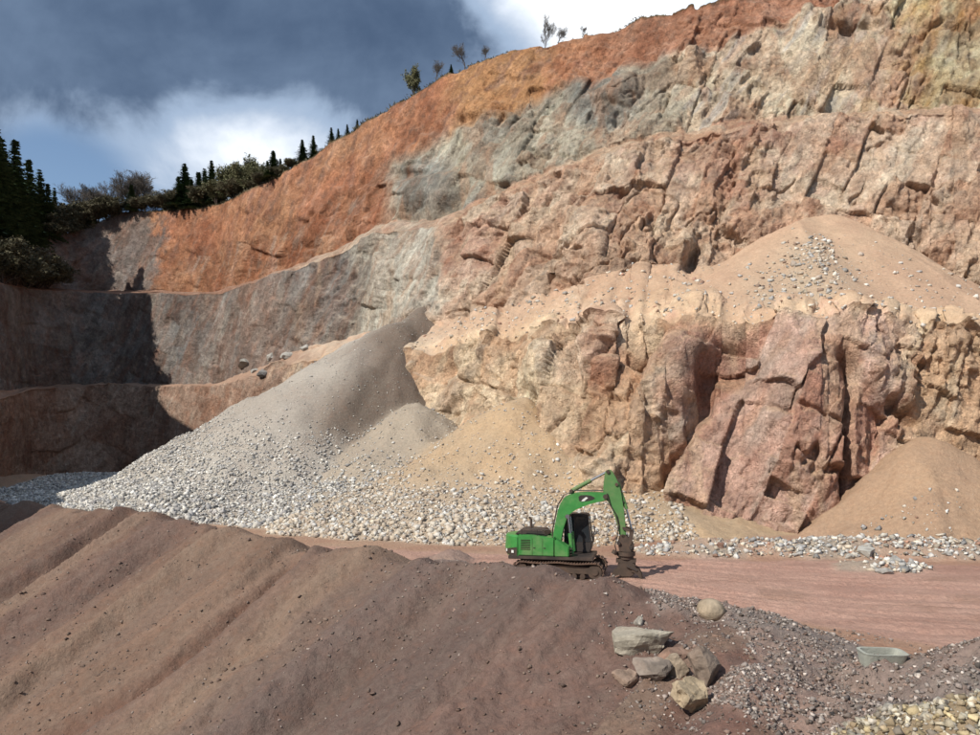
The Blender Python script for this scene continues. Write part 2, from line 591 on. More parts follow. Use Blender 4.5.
bank_c = colmix(bank_c, one * C(.105, .068, .055), sstep(.30, .75, fur) * .35 * sstep(0, 3, gsd))
slide = np.exp(-((gtw - 151.2) / 0.9) ** 2) * sstep(0.5, 2.5, gsd)
bank_c = colmix(bank_c, one * C(.135, .072, .05), slide * .7)
gravel_c = colmix(one * C(.20, .165, .145), one * C(.26, .175, .14), .5 + .7 * nA)
yellow_c = colmix(one * C(.34, .25, .14), one * C(.25, .19, .13), .5 + .7 * nA)
rubble_c = colmix(one * C(.37, .25, .18), one * C(.30, .25, .20), .5 + .7 * nA)
tan_c = colmix(one * C(.43, .30, .18), one * C(.36, .27, .18), .5 + .8 * nA + .4 * nC)
grey_c = colmix(one * C(.30, .25, .195), one * C(.35, .29, .22), .5 + .7 * nA)
dark_c = colmix(one * C(.125, .097, .075), one * C(.16, .122, .095), .5 + .7 * nA)
white_c = colmix(one * C(.40, .365, .315), one * C(.33, .29, .245), .5 + .7 * nA)
sand_c = colmix(one * C(.37, .245, .155), one * C(.31, .205, .135), .5 + .7 * nA)
ochre_c = colmix(one * C(.30, .19, .12), one * C(.24, .15, .10), .5 + .7 * nA)
# the dark fines lie high on the scree, the coarse pale stones have rolled to its foot
low = sstep(9.0, 4.5, gz + 1.6 * nA + .16 * (gx + 20))
fine_c = colmix(one * C(.36, .325, .28), one * C(.30, .26, .22), .5 + .7 * nA)
dark_c = colmix(dark_c, fine_c, sstep(-10, -17, gx + 3 * nC - .55 * (gz - 16)))
dark_c = colmix(dark_c, white_c, low)
tan_c = colmix(tan_c, white_c * C(1.05, .98, .9), sstep(4.5, 1.5, gz + 1.0 * nA) * sstep(10, -8, gx) * .7)
table = [floor_c, bank_c, road_c, gravel_c, yellow_c, rubble_c, tan_c, grey_c, dark_c, white_c, sand_c, ochre_c]
gc = np.zeros((n, 3))
for i, tcol in enumerate(table):
    gc[gk == i] = tcol[gk == i]
# soften the borders between kinds
gcr = gc.reshape(NR, NC, 3)
for _ in range(5):
    q = gcr.copy()
    q[1:-1, 1:-1] = (gcr[1:-1, 1:-1] * 2 + gcr[:-2, 1:-1] + gcr[2:, 1:-1] + gcr[1:-1, :-2] + gcr[1:-1, 2:]) / 6
    gcr = q
gc = np.clip(gcr.reshape(-1, 3), .02, .8)

GV = np.stack([gx, gy, gz], axis=1)
GF = grid_faces(NR, NC)
fk = gk[GF[:, 0]]
parts = (('quarry_floor', (0, 11), 'reddish earth floor of the quarry between the heaps'),
         ('spoil_bank', (1,), 'bank of tipped brown earth falling away in streaked lobes'),
         ('haul_road', (2,), 'rutted pinkish dirt road along the foot of the cliff'),
         ('gravel_ground', (3, 4, 5), 'low mounds of loose gravel and rubble beside the road'),
         ('scree_slope', (6, 7, 8, 9, 10), 'slopes of loose scree spread at the foot of the cliff'))
for nm, ks, lab in parts:
    sel = np.isin(fk, ks)
    if sel.any():
        o = link(nm, sub_mesh(nm, GV, GF, sel, gc, True), None, M_SOIL)
        tag(o, lab, kind='structure')

# wide base sheet under everything
bx = np.array([(-900, -500, -17.5), (900, -500, -17.5), (900, 1400, -17.5), (-900, 1400, -17.5)], dtype=float)
tag(link('ground', np_mesh('ground', bx, [[0, 1, 2, 3]], np.ones((4, 3)) * C(.18, .12, .08)), None, M_SOIL), 'wide earth ground below and around the quarry', kind='structure')

# ------------------------------------------------------------------ the rock face
# profile lines from the floor up, at stations along the face: photo column, then (row, depth) of each line
ST = [(-420, 40, (360, 42), (350, 45), (120, 50), (115, 53), (-40, 58), (-200, 66)),  # first three stations lie out of view, their rim raised to shade the left wall
      (-250, 70, (380, 71), (370, 74), (215, 76), (210, 79), (130, 84), (50, 92)),
      (-100, 95, (395, 96), (385, 99), (262, 101), (258, 105), (212, 108), (160, 116)),
      (0, 115, (400, 116), (392, 119), (284, 122), (281, 127), (262, 129), (240, 133)),
      (30, 128, (390, 130), (386, 135), (289, 138), (286, 145), (266, 147), (243, 151)),
      (80, 139, (386, 141), (384, 146), (292, 149), (289, 158), (262, 159), (228, 162)),
      (120, 140, (385, 142), (384, 147), (294, 149), (291, 160), (255, 161), (215, 163)),
      (150, 137, (385, 140), (384, 144), (294, 146), (291, 157), (255, 158), (211, 160)),
      (215, 124, (384, 129), (383, 135), (294, 138), (292, 148), (255, 149), (206, 151)),
      (250, 115, (376, 121), (371, 126), (283, 130), (279, 138), (240, 139), (190, 142)),
      (300, 106, (362, 114), (350, 119), (270, 122), (264, 128), (225, 130), (163, 134)),
      (345, 101, (352, 110), (338, 114), (250, 118), (243, 122), (198, 125), (134, 129)),
      (372, 97, (350, 106), (330, 110), (236, 114), (229, 118), (178, 121), (117, 125)),
      (392, 80, (352, 90), (333, 98), (231, 109), (224, 114), (168, 118), (106, 122)),
      (450, 71, (346, 84), (322, 92), (226, 99), (218, 104), (134, 110), (72, 115)),
      (520, 63.5, (330, 77), (306, 86), (188, 94), (182, 99), (110, 105), (46, 110)),
      (600, 58, (320, 70), (284, 80), (158, 90), (152, 95), (84, 101), (31, 106)),
      (680, 57, (318, 65), (264, 80), (138, 88), (132, 93), (54, 98), (14, 102)),
      (760, 57, (312, 62), (276, 79), (124, 87), (119, 92), (30, 97), (0, 101)),
      (840, 56, (310, 61), (272, 79), (118, 86), (113, 91), (5, 96), (-20, 100)),
      (920, 56, (322, 61), (280, 77), (113, 84), (108, 89), (-12, 94), (-40, 98)),
      (980, 56, (340, 60), (290, 75), (110, 82), (105, 87), (-30, 92), (-55, 96)),
      (1100, 54, (330, 58), (290, 71), (100, 78), (95, 82), (-60, 87), (-90, 91)),
      (1300, 50, (330, 54), (290, 63), (80, 70), (75, 74), (-100, 78), (-140, 82))]
spx = np.array([s[0] for s in ST], dtype=float)
U = np.concatenate([np.linspace(-420, -20, 60)[:-1], np.linspace(-20, 1000, 860), np.linspace(1000, 1300, 50)[1:]])
NU = len(U)


def station(i, j):
    return np.array([s[i][j] for s in ST], dtype=float)


def sm(px, vals):
    v = np.interp(U, px, vals)
    for w in (1,):
        ker = np.hanning(25)
        ker /= ker.sum()
        pad = np.pad(v, 12, mode='edge')
        v = np.convolve(pad, ker, 'valid')
    return v


ROWS = []           # each: (x, y, z) along U
y0 = sm(spx, np.array([s[1] for s in ST], dtype=float))
ROWS.append(((U - 490) / F * y0, y0, np.full(NU, -2.0)))
for i in range(2, 8):
    py = sm(spx, station(i, 0))
    Y = sm(spx, station(i, 1))
    # ragged edges
    jn = vnoise(U / 23, np.full(NU, i * 3.1), np.zeros(NU), 201) * 1.0 + vnoise(U / 8, np.full(NU, i * 3.1), np.zeros(NU), 202) * .6
    amp = {2: 5, 3: 3, 4: 4, 5: 3, 6: 8, 7: 1.6}[i]
    py = py + jn * amp * np.clip(90 / Y, .5, 1.3) * np.where((U < 240) & (i in (4, 5, 2, 3)), .25, 1)
    ROWS.append(((U - 490) / F * Y, Y, EYE - (py - HZ) / F * Y))
xb, yb, zb = ROWS[-1]
ROWS.append((xb * 1.35, yb + 45, zb + 1.5))

counts = [205, 46, 170, 20, 88, 64, 12]
vx, vy, vz, vv = [], [], [], []
for r, cnt in enumerate(counts):
    A, B = ROWS[r], ROWS[r + 1]
    last = r == len(counts) - 1
    for t in np.linspace(0, 1, cnt, endpoint=last):
        ts = t
        vx.append(lerp(A[0], B[0], ts))
        vy.append(lerp(A[1], B[1], ts))
        vz.append(lerp(A[2], B[2], ts))
        vv.append(np.full(NU, r + t))
NV = len(vx)
vx, vy, vz, vv = [np.array(a) for a in (vx, vy, vz, vv)]
uu = np.repeat(U[None, :], NV, axis=0)
# photo row of the undisturbed profile, a handy height-like coordinate along the face
pr = HZ - (vz - EYE) / vy * F

# smooth normals of the base surface
def normals(x, y, z):
    du = np.stack([np.gradient(x, axis=1), np.gradient(y, axis=1), np.gradient(z, axis=1)], -1)
    dv = np.stack([np.gradient(x, axis=0), np.gradient(y, axis=0), np.gradient(z, axis=0)], -1)
    nn = np.cross(du, dv)
    nn /= np.linalg.norm(nn, axis=-1, keepdims=True) + 1e-9
    return nn


nb = normals(vx, vy, vz)
# blur normals so displacement stays coherent over the bench edges
for _ in range(10):
    q = nb.copy()
    q[1:-1] = (nb[:-2] + nb[1:-1] * 2 + nb[2:]) / 4
    nb = q
nb[..., 2] *= 0.5
nb /= np.linalg.norm(nb, axis=-1, keepdims=True) + 1e-9
if nb[NV // 4, NU // 2, 1] > 0:
    nb = -nb

f = [a.ravel() for a in (vx, vy, vz)]
X, Yc, Z = f
fu, fv, fpr = uu.ravel(), vv.ravel(), pr.ravel()
# where is face and where is bench
seg = np.floor(fv + 1e-6)
tfrac = fv - seg
is_bench = np.where(seg == 1, np.sin(np.pi * np.clip(tfrac, 0, 1)), 0) + np.where(seg == 3, 1.0, 0) * 0.6 + np.where(seg == 6, sstep(0, .1, tfrac), 0)
top_soft = np.where((seg == 5), 1.0, 0.0)
bigamp = 1.0 - 0.88 * np.clip(is_bench, 0, 1)
wx_ = fbm(X / 5, Yc / 5, Z / 5, 3, 301)
wz_ = fbm(X / 5 + 7, Yc / 5, Z / 5, 3, 302)
# joints lean: work in axes turned with the dip
ca, sa = math.cos(.55), math.sin(.55)
Xs = X * ca - Z * sa + 0.35 * wx_
Zs = X * sa + Z * ca + 0.35 * wz_
near = np.clip(75 / Yc, .6, 1.2)
# the great block at the foot is massive, the rest is shattered
Yc0 = Yc
Yc = Yc + 1.3 * fbm(X / 4, Yc0 / 4, Z / 4, 3, 303) + .35 * X
massive = sstep(650, 700, fu + 8 * wx_) * sstep(915, 870, fu + 8 * wx_) * (seg == 0)
zone = sstep(-.35, .55, fbm(X / 7 + 31, Yc0 / 7, Z / 7, 3, 341))
shat = (1 - .6 * massive) * lerp(.35, 1.15, zone)
disp = 1.5 * fbm(X / 16, Yc / 16, Z / 26, 3, 311) * bigamp
wq = fbm(X / 9 + 3, Yc0 / 9, Z / 9, 3, 351)
wr = fbm(X / 2.5 + 3, Yc0 / 2.5, Z / 2.5, 2, 352)
# joint axes: sets leaning with the dip and across it, a little different at each scale
A3 = Yc0 + .35 * X


def axes(turn):
    c_, s_ = math.cos(turn), math.sin(turn)
    return X * c_ - Z * s_ + .20 * wr + .5 * wq, X * s_ + Z * c_ + .20 * wr - .5 * wq


q1_, q2_ = axes(.42)
b1, e1, r1 = joints(q1_ / 3.4, q2_ / 6.2, A3 / 9, 321)
q1_, q2_ = axes(.62)
b2, e2, r2 = joints(q1_ / 1.4 + 7, q2_ / 2.6, A3 / 6, 322)
q1_, q2_ = axes(.18)
b3, e3, r3 = joints(q1_ / .62 + 3, q2_ / 1.0, A3 / 4, 323, 1.2)
b4, e4, r4 = blocks(X / .42, Yc / .5 + 4, Z / .55, 324)
bt = 1 - .75 * np.clip(is_bench, 0, 1)
disp += (1.15 * b1 + 0.72 * b2 * shat) * bigamp + 0.34 * b3 * bt * shat + .12 * b4 * bt * shat
rough_ = fbm(Xs / 2.4, Yc / 2.4, Zs / 4.5, 5, 331, .62)
disp += 0.30 * (.30 - np.abs(rough_)) * bt * shat
rough2 = fbm(Xs / .9 + 3, Yc / .9, Zs / 1.7, 3, 337, .6)
disp += .12 * (.30 - np.abs(rough2)) * bt * shat
crackz = sstep(.1, .6, fbm(X / 8, Yc / 8, Z / 8, 2, 334))
ridge = 1 - np.abs(fbm(Xs / 4.4, Yc / 4.4, Zs / 11, 3, 332))
disp -= 0.8 * sstep(.93, 1.0, ridge) * bigamp * crackz
disp -= .6 * sstep(.05, 0, e1) * bigamp * crackz
# upper earthy layer and the crest are finer
disp *= np.where(seg >= 4, .95, 1.0)
disp *= np.where(top_soft > 0, lerp(1.0, .45, tfrac), 1.0)
disp *= np.where(fu < 240, .7, 1.0)
Yc = Yc0
# smooth drilled walls on the left and behind
smooth_wall = sstep(330, 250, fu) * ((seg == 2) | (seg == 0))
disp *= 1 - .45 * smooth_wall


def bump_at(u0, p0, su, sp, tilt=0.0):
    du = (fu - u0) + 5 * wx_
    dp = (fpr - p0) + 5 * wz_
    a = du + tilt * dp
    return np.exp(-((a / su) ** 2) ** 1.6 - ((dp / sp) ** 2) ** 1.6) * (seg <= 3)


# the great block at the foot: overhanging lip, deep recess, joints
disp += 2.4 * bump_at(672, 372, 26, 42, .35)
disp -= 1.5 * bump_at(716, 362, 26, 16, .2)
disp -= 1.8 * bump_at(700, 398, 12, 26, .3)
disp += 1.8 * bump_at(815, 420, 60, 95, .1)
disp -= 2.2 * bump_at(849, 440, 5, 60, .0)
disp -= 2.0 * bump_at(846, 366, 9, 13, -.4)
disp += 1.2 * bump_at(888, 372, 24, 30, -.4)
disp -= 1.6 * bump_at(905, 408, 9, 14, -.8)
disp -= 1.5 * bump_at(672, 455, 8, 40, .6)
disp += 1.6 * bump_at(600, 352, 16, 34, .0)
disp -= 1.8 * bump_at(578, 356, 6, 30, .15)
disp += 1.0 * bump_at(540, 362, 24, 26, .2)
disp -= 1.5 * bump_at(522, 400, 10, 18, .2)
disp += 1.0 * bump_at(620, 450, 30, 60, .3)
disp += 1.8 * bump_at(683, 250, 9, 14, .3)
disp -= 2.2 * bump_at(694, 258, 6, 14, .3)
disp -= 1.2 * bump_at(555, 238, 16, 46, .3)
disp += 1.5 * bump_at(590, 235, 22, 40, .3)
disp -= 1.4 * bump_at(500, 250, 12, 50, .2)
disp += 1.2 * bump_at(445, 265, 12, 45, .1)


def bump_top(u0, p0, su, sp, tilt=0.0):
    du = (fu - u0) + 4 * wx_
    dp = (fpr - p0) + 4 * wz_
    return np.exp(-(((du + tilt * dp) / su) ** 2) ** 1.6 - ((dp / sp) ** 2) ** 1.6) * (seg >= 4)


disp += 2.0 * bump_top(428, 190, 26, 24, .2)
disp -= 2.0 * bump_top(455, 205, 8, 22, .2)
disp -= 1.6 * bump_top(410, 172, 18, 5, .3)
disp += 2.2 * bump_top(610, 92, 26, 22, .6)
disp -= 1.6 * bump_top(465, 118, 10, 6, .5)
disp -= 2.0 * bump_top(850, 26, 26, 5, .2)
disp -= 1.4 * bump_top(705, 62, 7, 14, .2)

disp *= np.where(seg == 0, 1 - .45 * sstep(.86, 1, tfrac), 1)
disp = disp * near * .92
# worn edges: soften the steps by about one mesh cell
d2 = disp.reshape(NV, NU)
for ax_ in (0, 1):
    pd = np.pad(d2, [(1, 1) if a_ == ax_ else (0, 0) for a_ in (0, 1)], mode='edge')
    d2 = (pd[:-2] + 8 * pd[1:-1] + pd[2:]) / 10 if ax_ == 0 else (pd[:, :-2] + 8 * pd[:, 1:-1] + pd[:, 2:]) / 10
sm2 = d2
for _ in range(3):
    pd = np.pad(sm2, 1, mode='edge')
    sm2 = (pd[:-2, 1:-1] + pd[2:, 1:-1] + pd[1:-1, :-2] + pd[1:-1, 2:] + 2 * sm2) / 6
wl = sstep(480, 430, uu)
disp = (d2 * (1 - wl) + sm2 * wl).ravel()
n_flat = nb.reshape(-1, 3)
X2 = X + n_flat[:, 0] * disp
Y2 = Yc + n_flat[:, 1] * disp
Z2 = Z + n_flat[:, 2] * disp
# tilt block tops: small vertical jog gives ledges
Z2 = Z2 + .16 * b2 * bigamp * np.where(seg >= 5, .4, 1)
CV = np.stack([X2, Y2, Z2], axis=1)
nrm = normals(X2.reshape(NV, NU), Y2.reshape(NV, NU), Z2.reshape(NV, NU)).reshape(-1, 3)
if nrm[NV // 4 * NU + NU // 2, 1] > 0:
    nrm = -nrm

# geology
N = len(X)
one = np.ones((N, 1))
g1 = fbm(X / 9, Yc / 9, Z / 9, 4, 401)
g2 = fbm(Xs / 2.2, Yc / 2.2, Zs / 5.0, 4, 402)
g3 = fbm(X / 0.8, Yc / 0.8, Z / 1.1, 3, 403)
g4 = fbm(X / 22, Yc / 22, Z / 22, 3, 404)
# vertical stain streaks
st = fbm(Xs / 1.1, Yc / 1.1, Z / 14, 3, 405)
orange = colmix(one * C(.37, .155, .082), one * C(.42, .215, .115), .45 + .8 * g1)
orange = colmix(orange, one * C(.27, .125, .08), sstep(.2, .8, g2) * .6)
grey = colmix(one * C(.29, .255, .195), one * C(.38, .33, .25), .5 + .7 * g2)
grey = colmix(grey, one * C(.20, .185, .16), sstep(.1, .8, g1) * .6)
pale = colmix(one * C(.54, .44, .31), one * C(.46, .35, .255), .5 + .8 * g1)
pale = colmix(pale, one * C(.48, .34, .17), sstep(.15, .7, g4) * .5)
pale = colmix(pale, one * C(.34, .31, .285), sstep(.1, .7, st) * .6)
pink = colmix(one * C(.53, .385, .275), one * C(.46, .295, .21), .5 + .8 * g1)
pink = colmix(pink, one * C(.57, .45, .325), sstep(-.05, .6, g2) * .6)
pink = colmix(pink, one * C(.33, .185, .14), sstep(.25, .7, r2 * 1.1 - .3 + .5 * g1) * .45)
red = colmix(one * C(.41, .235, .175), one * C(.46, .30, .23), .5 + .7 * g1)
red = colmix(red, one * C(.36, .27, .215), sstep(.1, .7, g2) * .55)
tan = colmix(one * C(.58, .445, .30), one * C(.52, .37, .245), .5 + .8 * g1)
white = colmix(one * C(.46, .41, .33), one * C(.38, .33, .27), .5 + .8 * g2)
dgrey = colmix(one * C(.16, .145, .135), one * C(.20, .16, .135), .5 + .8 * g1)  # grey rock of the left wall, made darker in place of shade
dgrey = colmix(dgrey, one * C(.21, .14, .11), sstep(.0, .6, st + .4 * g4) * .7)
brown = colmix(one * C(.33, .22, .16), one * C(.28, .18, .13), .5 + .8 * g1)
ochre = colmix(one * C(.40, .26, .11), one * C(.48, .40, .25), .5 + 1.1 * g2)
ochre = colmix(ochre, one * C(.22, .13, .07), sstep(.0, .6, g1) * .75)
w = 16 * g1 + 9 * g2 + 6 * g3 + 10 * (r2 - .5)       # wavering of the boundaries, in photo rows
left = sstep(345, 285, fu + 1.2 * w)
col = np.array(pink)
# lower face
lowf = colmix(tan, red, sstep(640, 690, fu + w) * sstep(930, 880, fu + w) * sstep(300, 330, fpr + w))
lowf = colmix(lowf, pink, sstep(535, 560, fu + w) * sstep(640, 610, fu + w) * sstep(395, 370, fpr))
lowf = colmix(lowf, one * C(.36, .19, .13), sstep(588, 600, fu + .5 * w) * sstep(614, 604, fu) * sstep(400, 380, fpr) * .7)
lowf = colmix(lowf, one * C(.50, .38, .25), sstep(900, 930, fu + w) * sstep(985, 950, fu) * sstep(360, 400, fpr) * .6)
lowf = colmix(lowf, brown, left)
lowf = colmix(lowf, one * C(.50, .36, .235), sstep(.90, .97, tfrac + .05 * g2) * (1 - left) * sstep(.1, -.3, g4 + .3 * g1))
m = seg == 0
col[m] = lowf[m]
# second bench: dusty sand
bench = colmix(one * C(.41, .275, .19), one * C(.45, .32, .23), .5 + .7 * g1)
rockp = sstep(.05, .45, fbm(X / 4.5 + 5, Yc / 4.5, Z / 4.5, 4, 441, .6))
bench = colmix(bench, pink * .88, rockp * .75)
bench = colmix(bench, brown, left)
m = seg == 1
col[m] = colmix(bench, lowf, sstep(.45, .1, tfrac + .25 * g1 + .15 * g2))[m]
# middle face
midf = colmix(pink, red, sstep(.25, .7, g4) * .45)
midf = colmix(midf, white, sstep(455, 440, fu + .6 * w))
midf = colmix(midf, grey, sstep(390, 350, fu + w) * .8)
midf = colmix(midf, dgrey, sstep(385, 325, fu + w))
midf = colmix(midf, one * C(.20, .12, .085), sstep(290, 275, fu + .4 * w) * sstep(225, 250, fu) * .5)
m = seg == 2
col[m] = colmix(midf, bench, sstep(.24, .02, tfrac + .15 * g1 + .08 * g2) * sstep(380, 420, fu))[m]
# first bench
m = seg == 3
ledge = colmix(pink, one * C(.36, .19, .13), sstep(320, 220, fu))
col[m] = ledge[m]
# upper face, below the earthy layer
upf = colmix(grey, pale, sstep(640, 690, fu + 1.5 * w))
upf = colmix(upf, pink, sstep(830, 870, fu + 2 * w) * sstep(960, 900, fu) * .7)
upf = colmix(upf, ochre, sstep(870, 925, fu + 1.2 * (fpr - 60) * -.3 + 2 * w))
upf = colmix(upf, orange * .8, sstep(405, 365, fu + .6 * w))
upf = colmix(upf, one * C(.30, .24, .15), sstep(470, 450, fu + w) * sstep(440, 465, fu + w) * .5)
upf = colmix(upf, dgrey * 1.1, sstep(160, 140, fu + w) * .9)
outc = np.exp(-((fu - 602 + w * .5) / 42) ** 2 - ((fpr - 100 + w * .4) / 34) ** 2) + np.exp(-((fu - 425 + w * .5) / 34) ** 2 - ((fpr - 185 + w * .4) / 36) ** 2)
upf = colmix(upf, colmix(one * C(.17, .165, .145), one * C(.27, .26, .225), .5 + .9 * g2), sstep(.25, .7, outc) * .92)
m = seg == 4
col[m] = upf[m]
# earthy top layer
topf = colmix(orange, one * C(.34, .165, .10), sstep(560, 640, fu + w) * .85)
topf = colmix(topf, one * C(.42, .235, .10), sstep(430, 470, fu + w) * sstep(560, 530, fu + w) * .6)
topf = colmix(topf, ochre, sstep(880, 930, fu + 2 * w) * .8)
topf = colmix(topf, dgrey * 1.0, sstep(165, 148, fu + w) * .9)
topf = colmix(topf, one * C(.20, .105, .07), sstep(.15, .75, fbm(Xs / 1.6, Yc / 1.6, Zs / 3.2, 4, 421, .6)) * .65)
m = seg == 5
col[m] = colmix(upf, topf, sstep(-.05, .22, tfrac + .12 * g1))[m]
soil = colmix(one * C(.10, .08, .04), one * C(.13, .10, .05), .5 + .7 * g1)
m = seg == 6
col[m] = soil[m]
col = colmix(col, soil, sstep(.965, 1.0, tfrac + .02 * g3) * (seg == 5) * .8 * sstep(640, 500, fu))
col_keep = col.copy()
mot = fbm(X / 3.1 + 40, Yc / 3.1, Z / 4.2, 5, 411, .62)
mot2 = fbm(Xs / 1.4 + 9, Yc / 1.4, Zs / 6.0, 4, 412, .6)
col = colmix(col, col * C(1.18, 1.2, 1.2) + C(.03, .03, .028), sstep(.1, .7, mot) * (seg < 6))
col = colmix(col, col * C(.74, .68, .66), sstep(.1, .7, -mot) * (seg < 6))
col = colmix(col, one * C(.34, .29, .235), sstep(.2, .8, mot2) * .4 * (seg < 5))
col = colmix(col, one * C(.33, .17, .10), sstep(.2, .8, -mot2) * .4 * (seg < 5) * (1 - .7 * left))
# joint-bounded patches of another shade, and wash streaks running down the face
cellp = r1 + .35 * g2
col = colmix(col, col * C(1.12, 1.2, 1.24), sstep(.62, .72, cellp) * .8 * (seg < 5))
col = colmix(col, col * C(.86, .74, .68), sstep(.34, .22, cellp) * .8 * (seg < 5))
wash = fbm(X / 1.7 + 80, Yc / 4, Z / 13, 4, 431, .55)
col = colmix(col, one * C(.52, .37, .25), sstep(.15, .65, wash) * .5 * (seg < 4) * (1 - left))
col = colmix(col, one * C(.40, .22, .13), sstep(.2, .7, -wash) * .4 * (seg >= 3) * (seg < 5) * (1 - left))
mb = (seg == 1)
col[mb] = (col_keep * .55 + col * .45)[mb]
# block to block differences, and dust lying on ledges
col *= (1 + .16 * (r2 - .5) + .18 * (r3 - .5) + .12 * g3)[:, None]
up = sstep(.45, .85, nrm[:, 2])
dustc = colmix(one * C(.45, .30, .19), one * C(.40, .34, .27), sstep(470, 400, fu))
dustc = colmix(dustc, one * C(.30, .19, .13), left)
col = colmix(col, dustc, up * .55 * (seg < 4))
col = colmix(col, dustc, up * .25 * (seg >= 4) * (seg < 6))
col = np.clip(col, .02, .75)

CF = grid_faces(NV, NU)
CF = CF[:, ::-1] if False else CF
fs = np.floor(vv.ravel()[CF[:, 0]] + 1e-6)
for nm, ks, lab in (('lower_rock_face', (0,), 'lowest rock wall of the quarry with the great reddish block'),
                    ('lower_bench', (1,), 'dusty sloping ledge above the lowest rock wall'),
                    ('middle_rock_face', (2,), 'middle rock wall of fractured pink, white and shade-darkened grey stone'),
                    ('upper_bench', (3,), 'narrow ledge above the middle rock wall'),
                    ('upper_rock_face', (4,), 'grey and ochre upper rock wall of the quarry'),
                    ('earth_layer', (5,), 'orange earthy layer along the rim of the quarry'),
                    ('hill', (6,), 'overgrown hill behind the rim of the quarry')):
    o = link(nm, sub_mesh(nm, CV, CF, np.isin(fs, ks), col, False), None, M_SOIL if nm in ('hill', 'lower_bench') else M_ROCK)
    tag(o, lab, kind='structure')

# ------------------------------------------------------------------ sand cone on the lower bench
ap = P(832, 211, 81)


def cone_z(x, y):
    dx, dy = x - ap[0], y - ap[1]
    a = np.arctan2(dy, dx)
    r = np.hypot(dx, dy)
    sl = np.interp(np.degrees(a), [-180, -150, -120, -95, -75, -55, -20, 180], [.50, .53, .63, .72, .75, .78, .8, .6])
    rib = .3 * vnoise(a * 6, r / 10, np.zeros_like(r), 501) * sstep(1, 8, r)
    return ap[2] - sl * np.sqrt(r * r + .8) + .5 + rib + .35 * fbm2(x / 4, y / 4, 4, 502) + .05 * fbm2(x / .6, y / .6, 3, 503)


# the sand stops at the lip of the bench
lip_i = counts[0]
lx_, ly_, lz_ = [a.reshape(NV, NU)[lip_i] for a in (X2, Y2, Z2)]
o_ = np.argsort(lx_)
lx_, ly_, lz_ = lx_[o_], ly_[o_], lz_[o_]
lgx = np.linspace(0, 70, 140)
ker_ = np.hanning(17) / np.hanning(17).sum()
ly_ = np.convolve(np.pad(np.interp(lgx, lx_, ly_), 8, mode='edge'), ker_, 'valid') + .5
lz_ = np.convolve(np.pad(np.interp(lgx, lx_, lz_), 8, mode='edge'), ker_, 'valid')
lx_ = lgx
cone_free = cone_z


def cone_z(x, y):
    ey = np.interp(x, lx_, ly_) + .5
    ez = np.interp(x, lx_, lz_) - .1
    lim = np.where(y > ey, ez + .70 * (y - ey), ez - 5 * (ey - y))
    return np.minimum(cone_free(x, y), lim)


cx, cy = np.meshgrid(np.linspace(4, 62, 330), np.linspace(57, 92, 200))
cxf, cyf = cx.ravel(), cy.ravel()
czf = cone_z(cxf, cyf)
k1 = fbm2(cxf / 4, cyf / 4, 4, 511)
k2 = fbm2(cxf / 1.2, cyf / 1.2, 4, 512)
one = np.ones((len(cxf), 1))
cc = colmix(one * C(.46, .32, .215), one * C(.42, .275, .185), .5 + .7 * k1)
aa = np.degrees(np.arctan2(cyf - ap[1], cxf - ap[0]))
gpatch = np.exp(-((aa + 121) / 15) ** 2) * sstep(5, 10, np.hypot(cxf - ap[0], cyf - ap[1]))
cc = colmix(cc, one * C(.36, .28, .20), gpatch * (.7 + .5 * k2))
cc *= (1 + .1 * k2)[:, None]
CFc = grid_faces(200, 330)
# keep only the part that stands proud of the bench
cfz = czf[CFc[:, 0]]
sel = cfz > np.interp(cxf, lx_, lz_)[CFc[:, 0]] - 1.2
o = link('sand_cone', sub_mesh('sand_cone', np.stack([cxf, cyf, czf], 1), CFc, sel, cc, True), None, M_SOIL)
tag(o, 'tall cone of ochre sand and stones spilled over the lower bench', kind='structure')

# ------------------------------------------------------------------ stones
def rock_mesh(name, sub, seed, planes=11, rough=.05, colr=(.4, .35, .28), flat=True, cut=.62):
    bm = bmesh.new()
    bmesh.ops.create_icosphere(bm, subdivisions=sub, radius=1)
    r_ = np.random.default_rng(seed)
    co = np.array([v.co[:] for v in bm.verts])
    for _ in range(planes):
        nn = r_.normal(size=3)
        nn /= np.linalg.norm(nn)
        d = r_.uniform(cut, cut + .28)
        co -= nn[None, :] * np.maximum(0, co @ nn - d)[:, None]
    if rough:
        s = seed * 3.7
        nz = fbm(co[:, 0] * 1.6 + s, co[:, 1] * 1.6, co[:, 2] * 1.6, 5, seed, .55)
        bq = blocks(co[:, 0] * 2.2 + s, co[:, 1] * 2.2, co[:, 2] * 2.2, seed)[0]
        co *= (1 + rough * nz + rough * .8 * bq)[:, None]
    for v, c in zip(bm.verts, co):
        v.co = c
    me = bpy.data.meshes.new(name)
    bm.to_mesh(me)
    bm.free()
    a = me.color_attributes.new('Col', 'FLOAT_COLOR', 'POINT')
    nz = fbm(co[:, 0] * 2 + seed, co[:, 1] * 2, co[:, 2] * 2, 4, seed + 5)
    cl = np.ones((len(co), 4), dtype=np.float32)
    cl[:, :3] = np.array(colr)[None, :] * .72 * (1 + .35 * nz)[:, None]
    a.data.foreach_set('color', cl.ravel())
    me.materials.append(M_STONE)
    return me


def small_variants(nv=14, sub=1):
    out = []
    for i in range(nv):
        me = rock_mesh('tmp', sub, 900 + i, planes=7, rough=0.0, cut=.5)
        v = np.array([q.co[:] for q in me.vertices])
        me.calc_loop_triangles()
        fcs = np.array([t.vertices[:] for t in me.loop_triangles])
        bpy.data.meshes.remove(me)
        out.append((v, fcs))
    return out


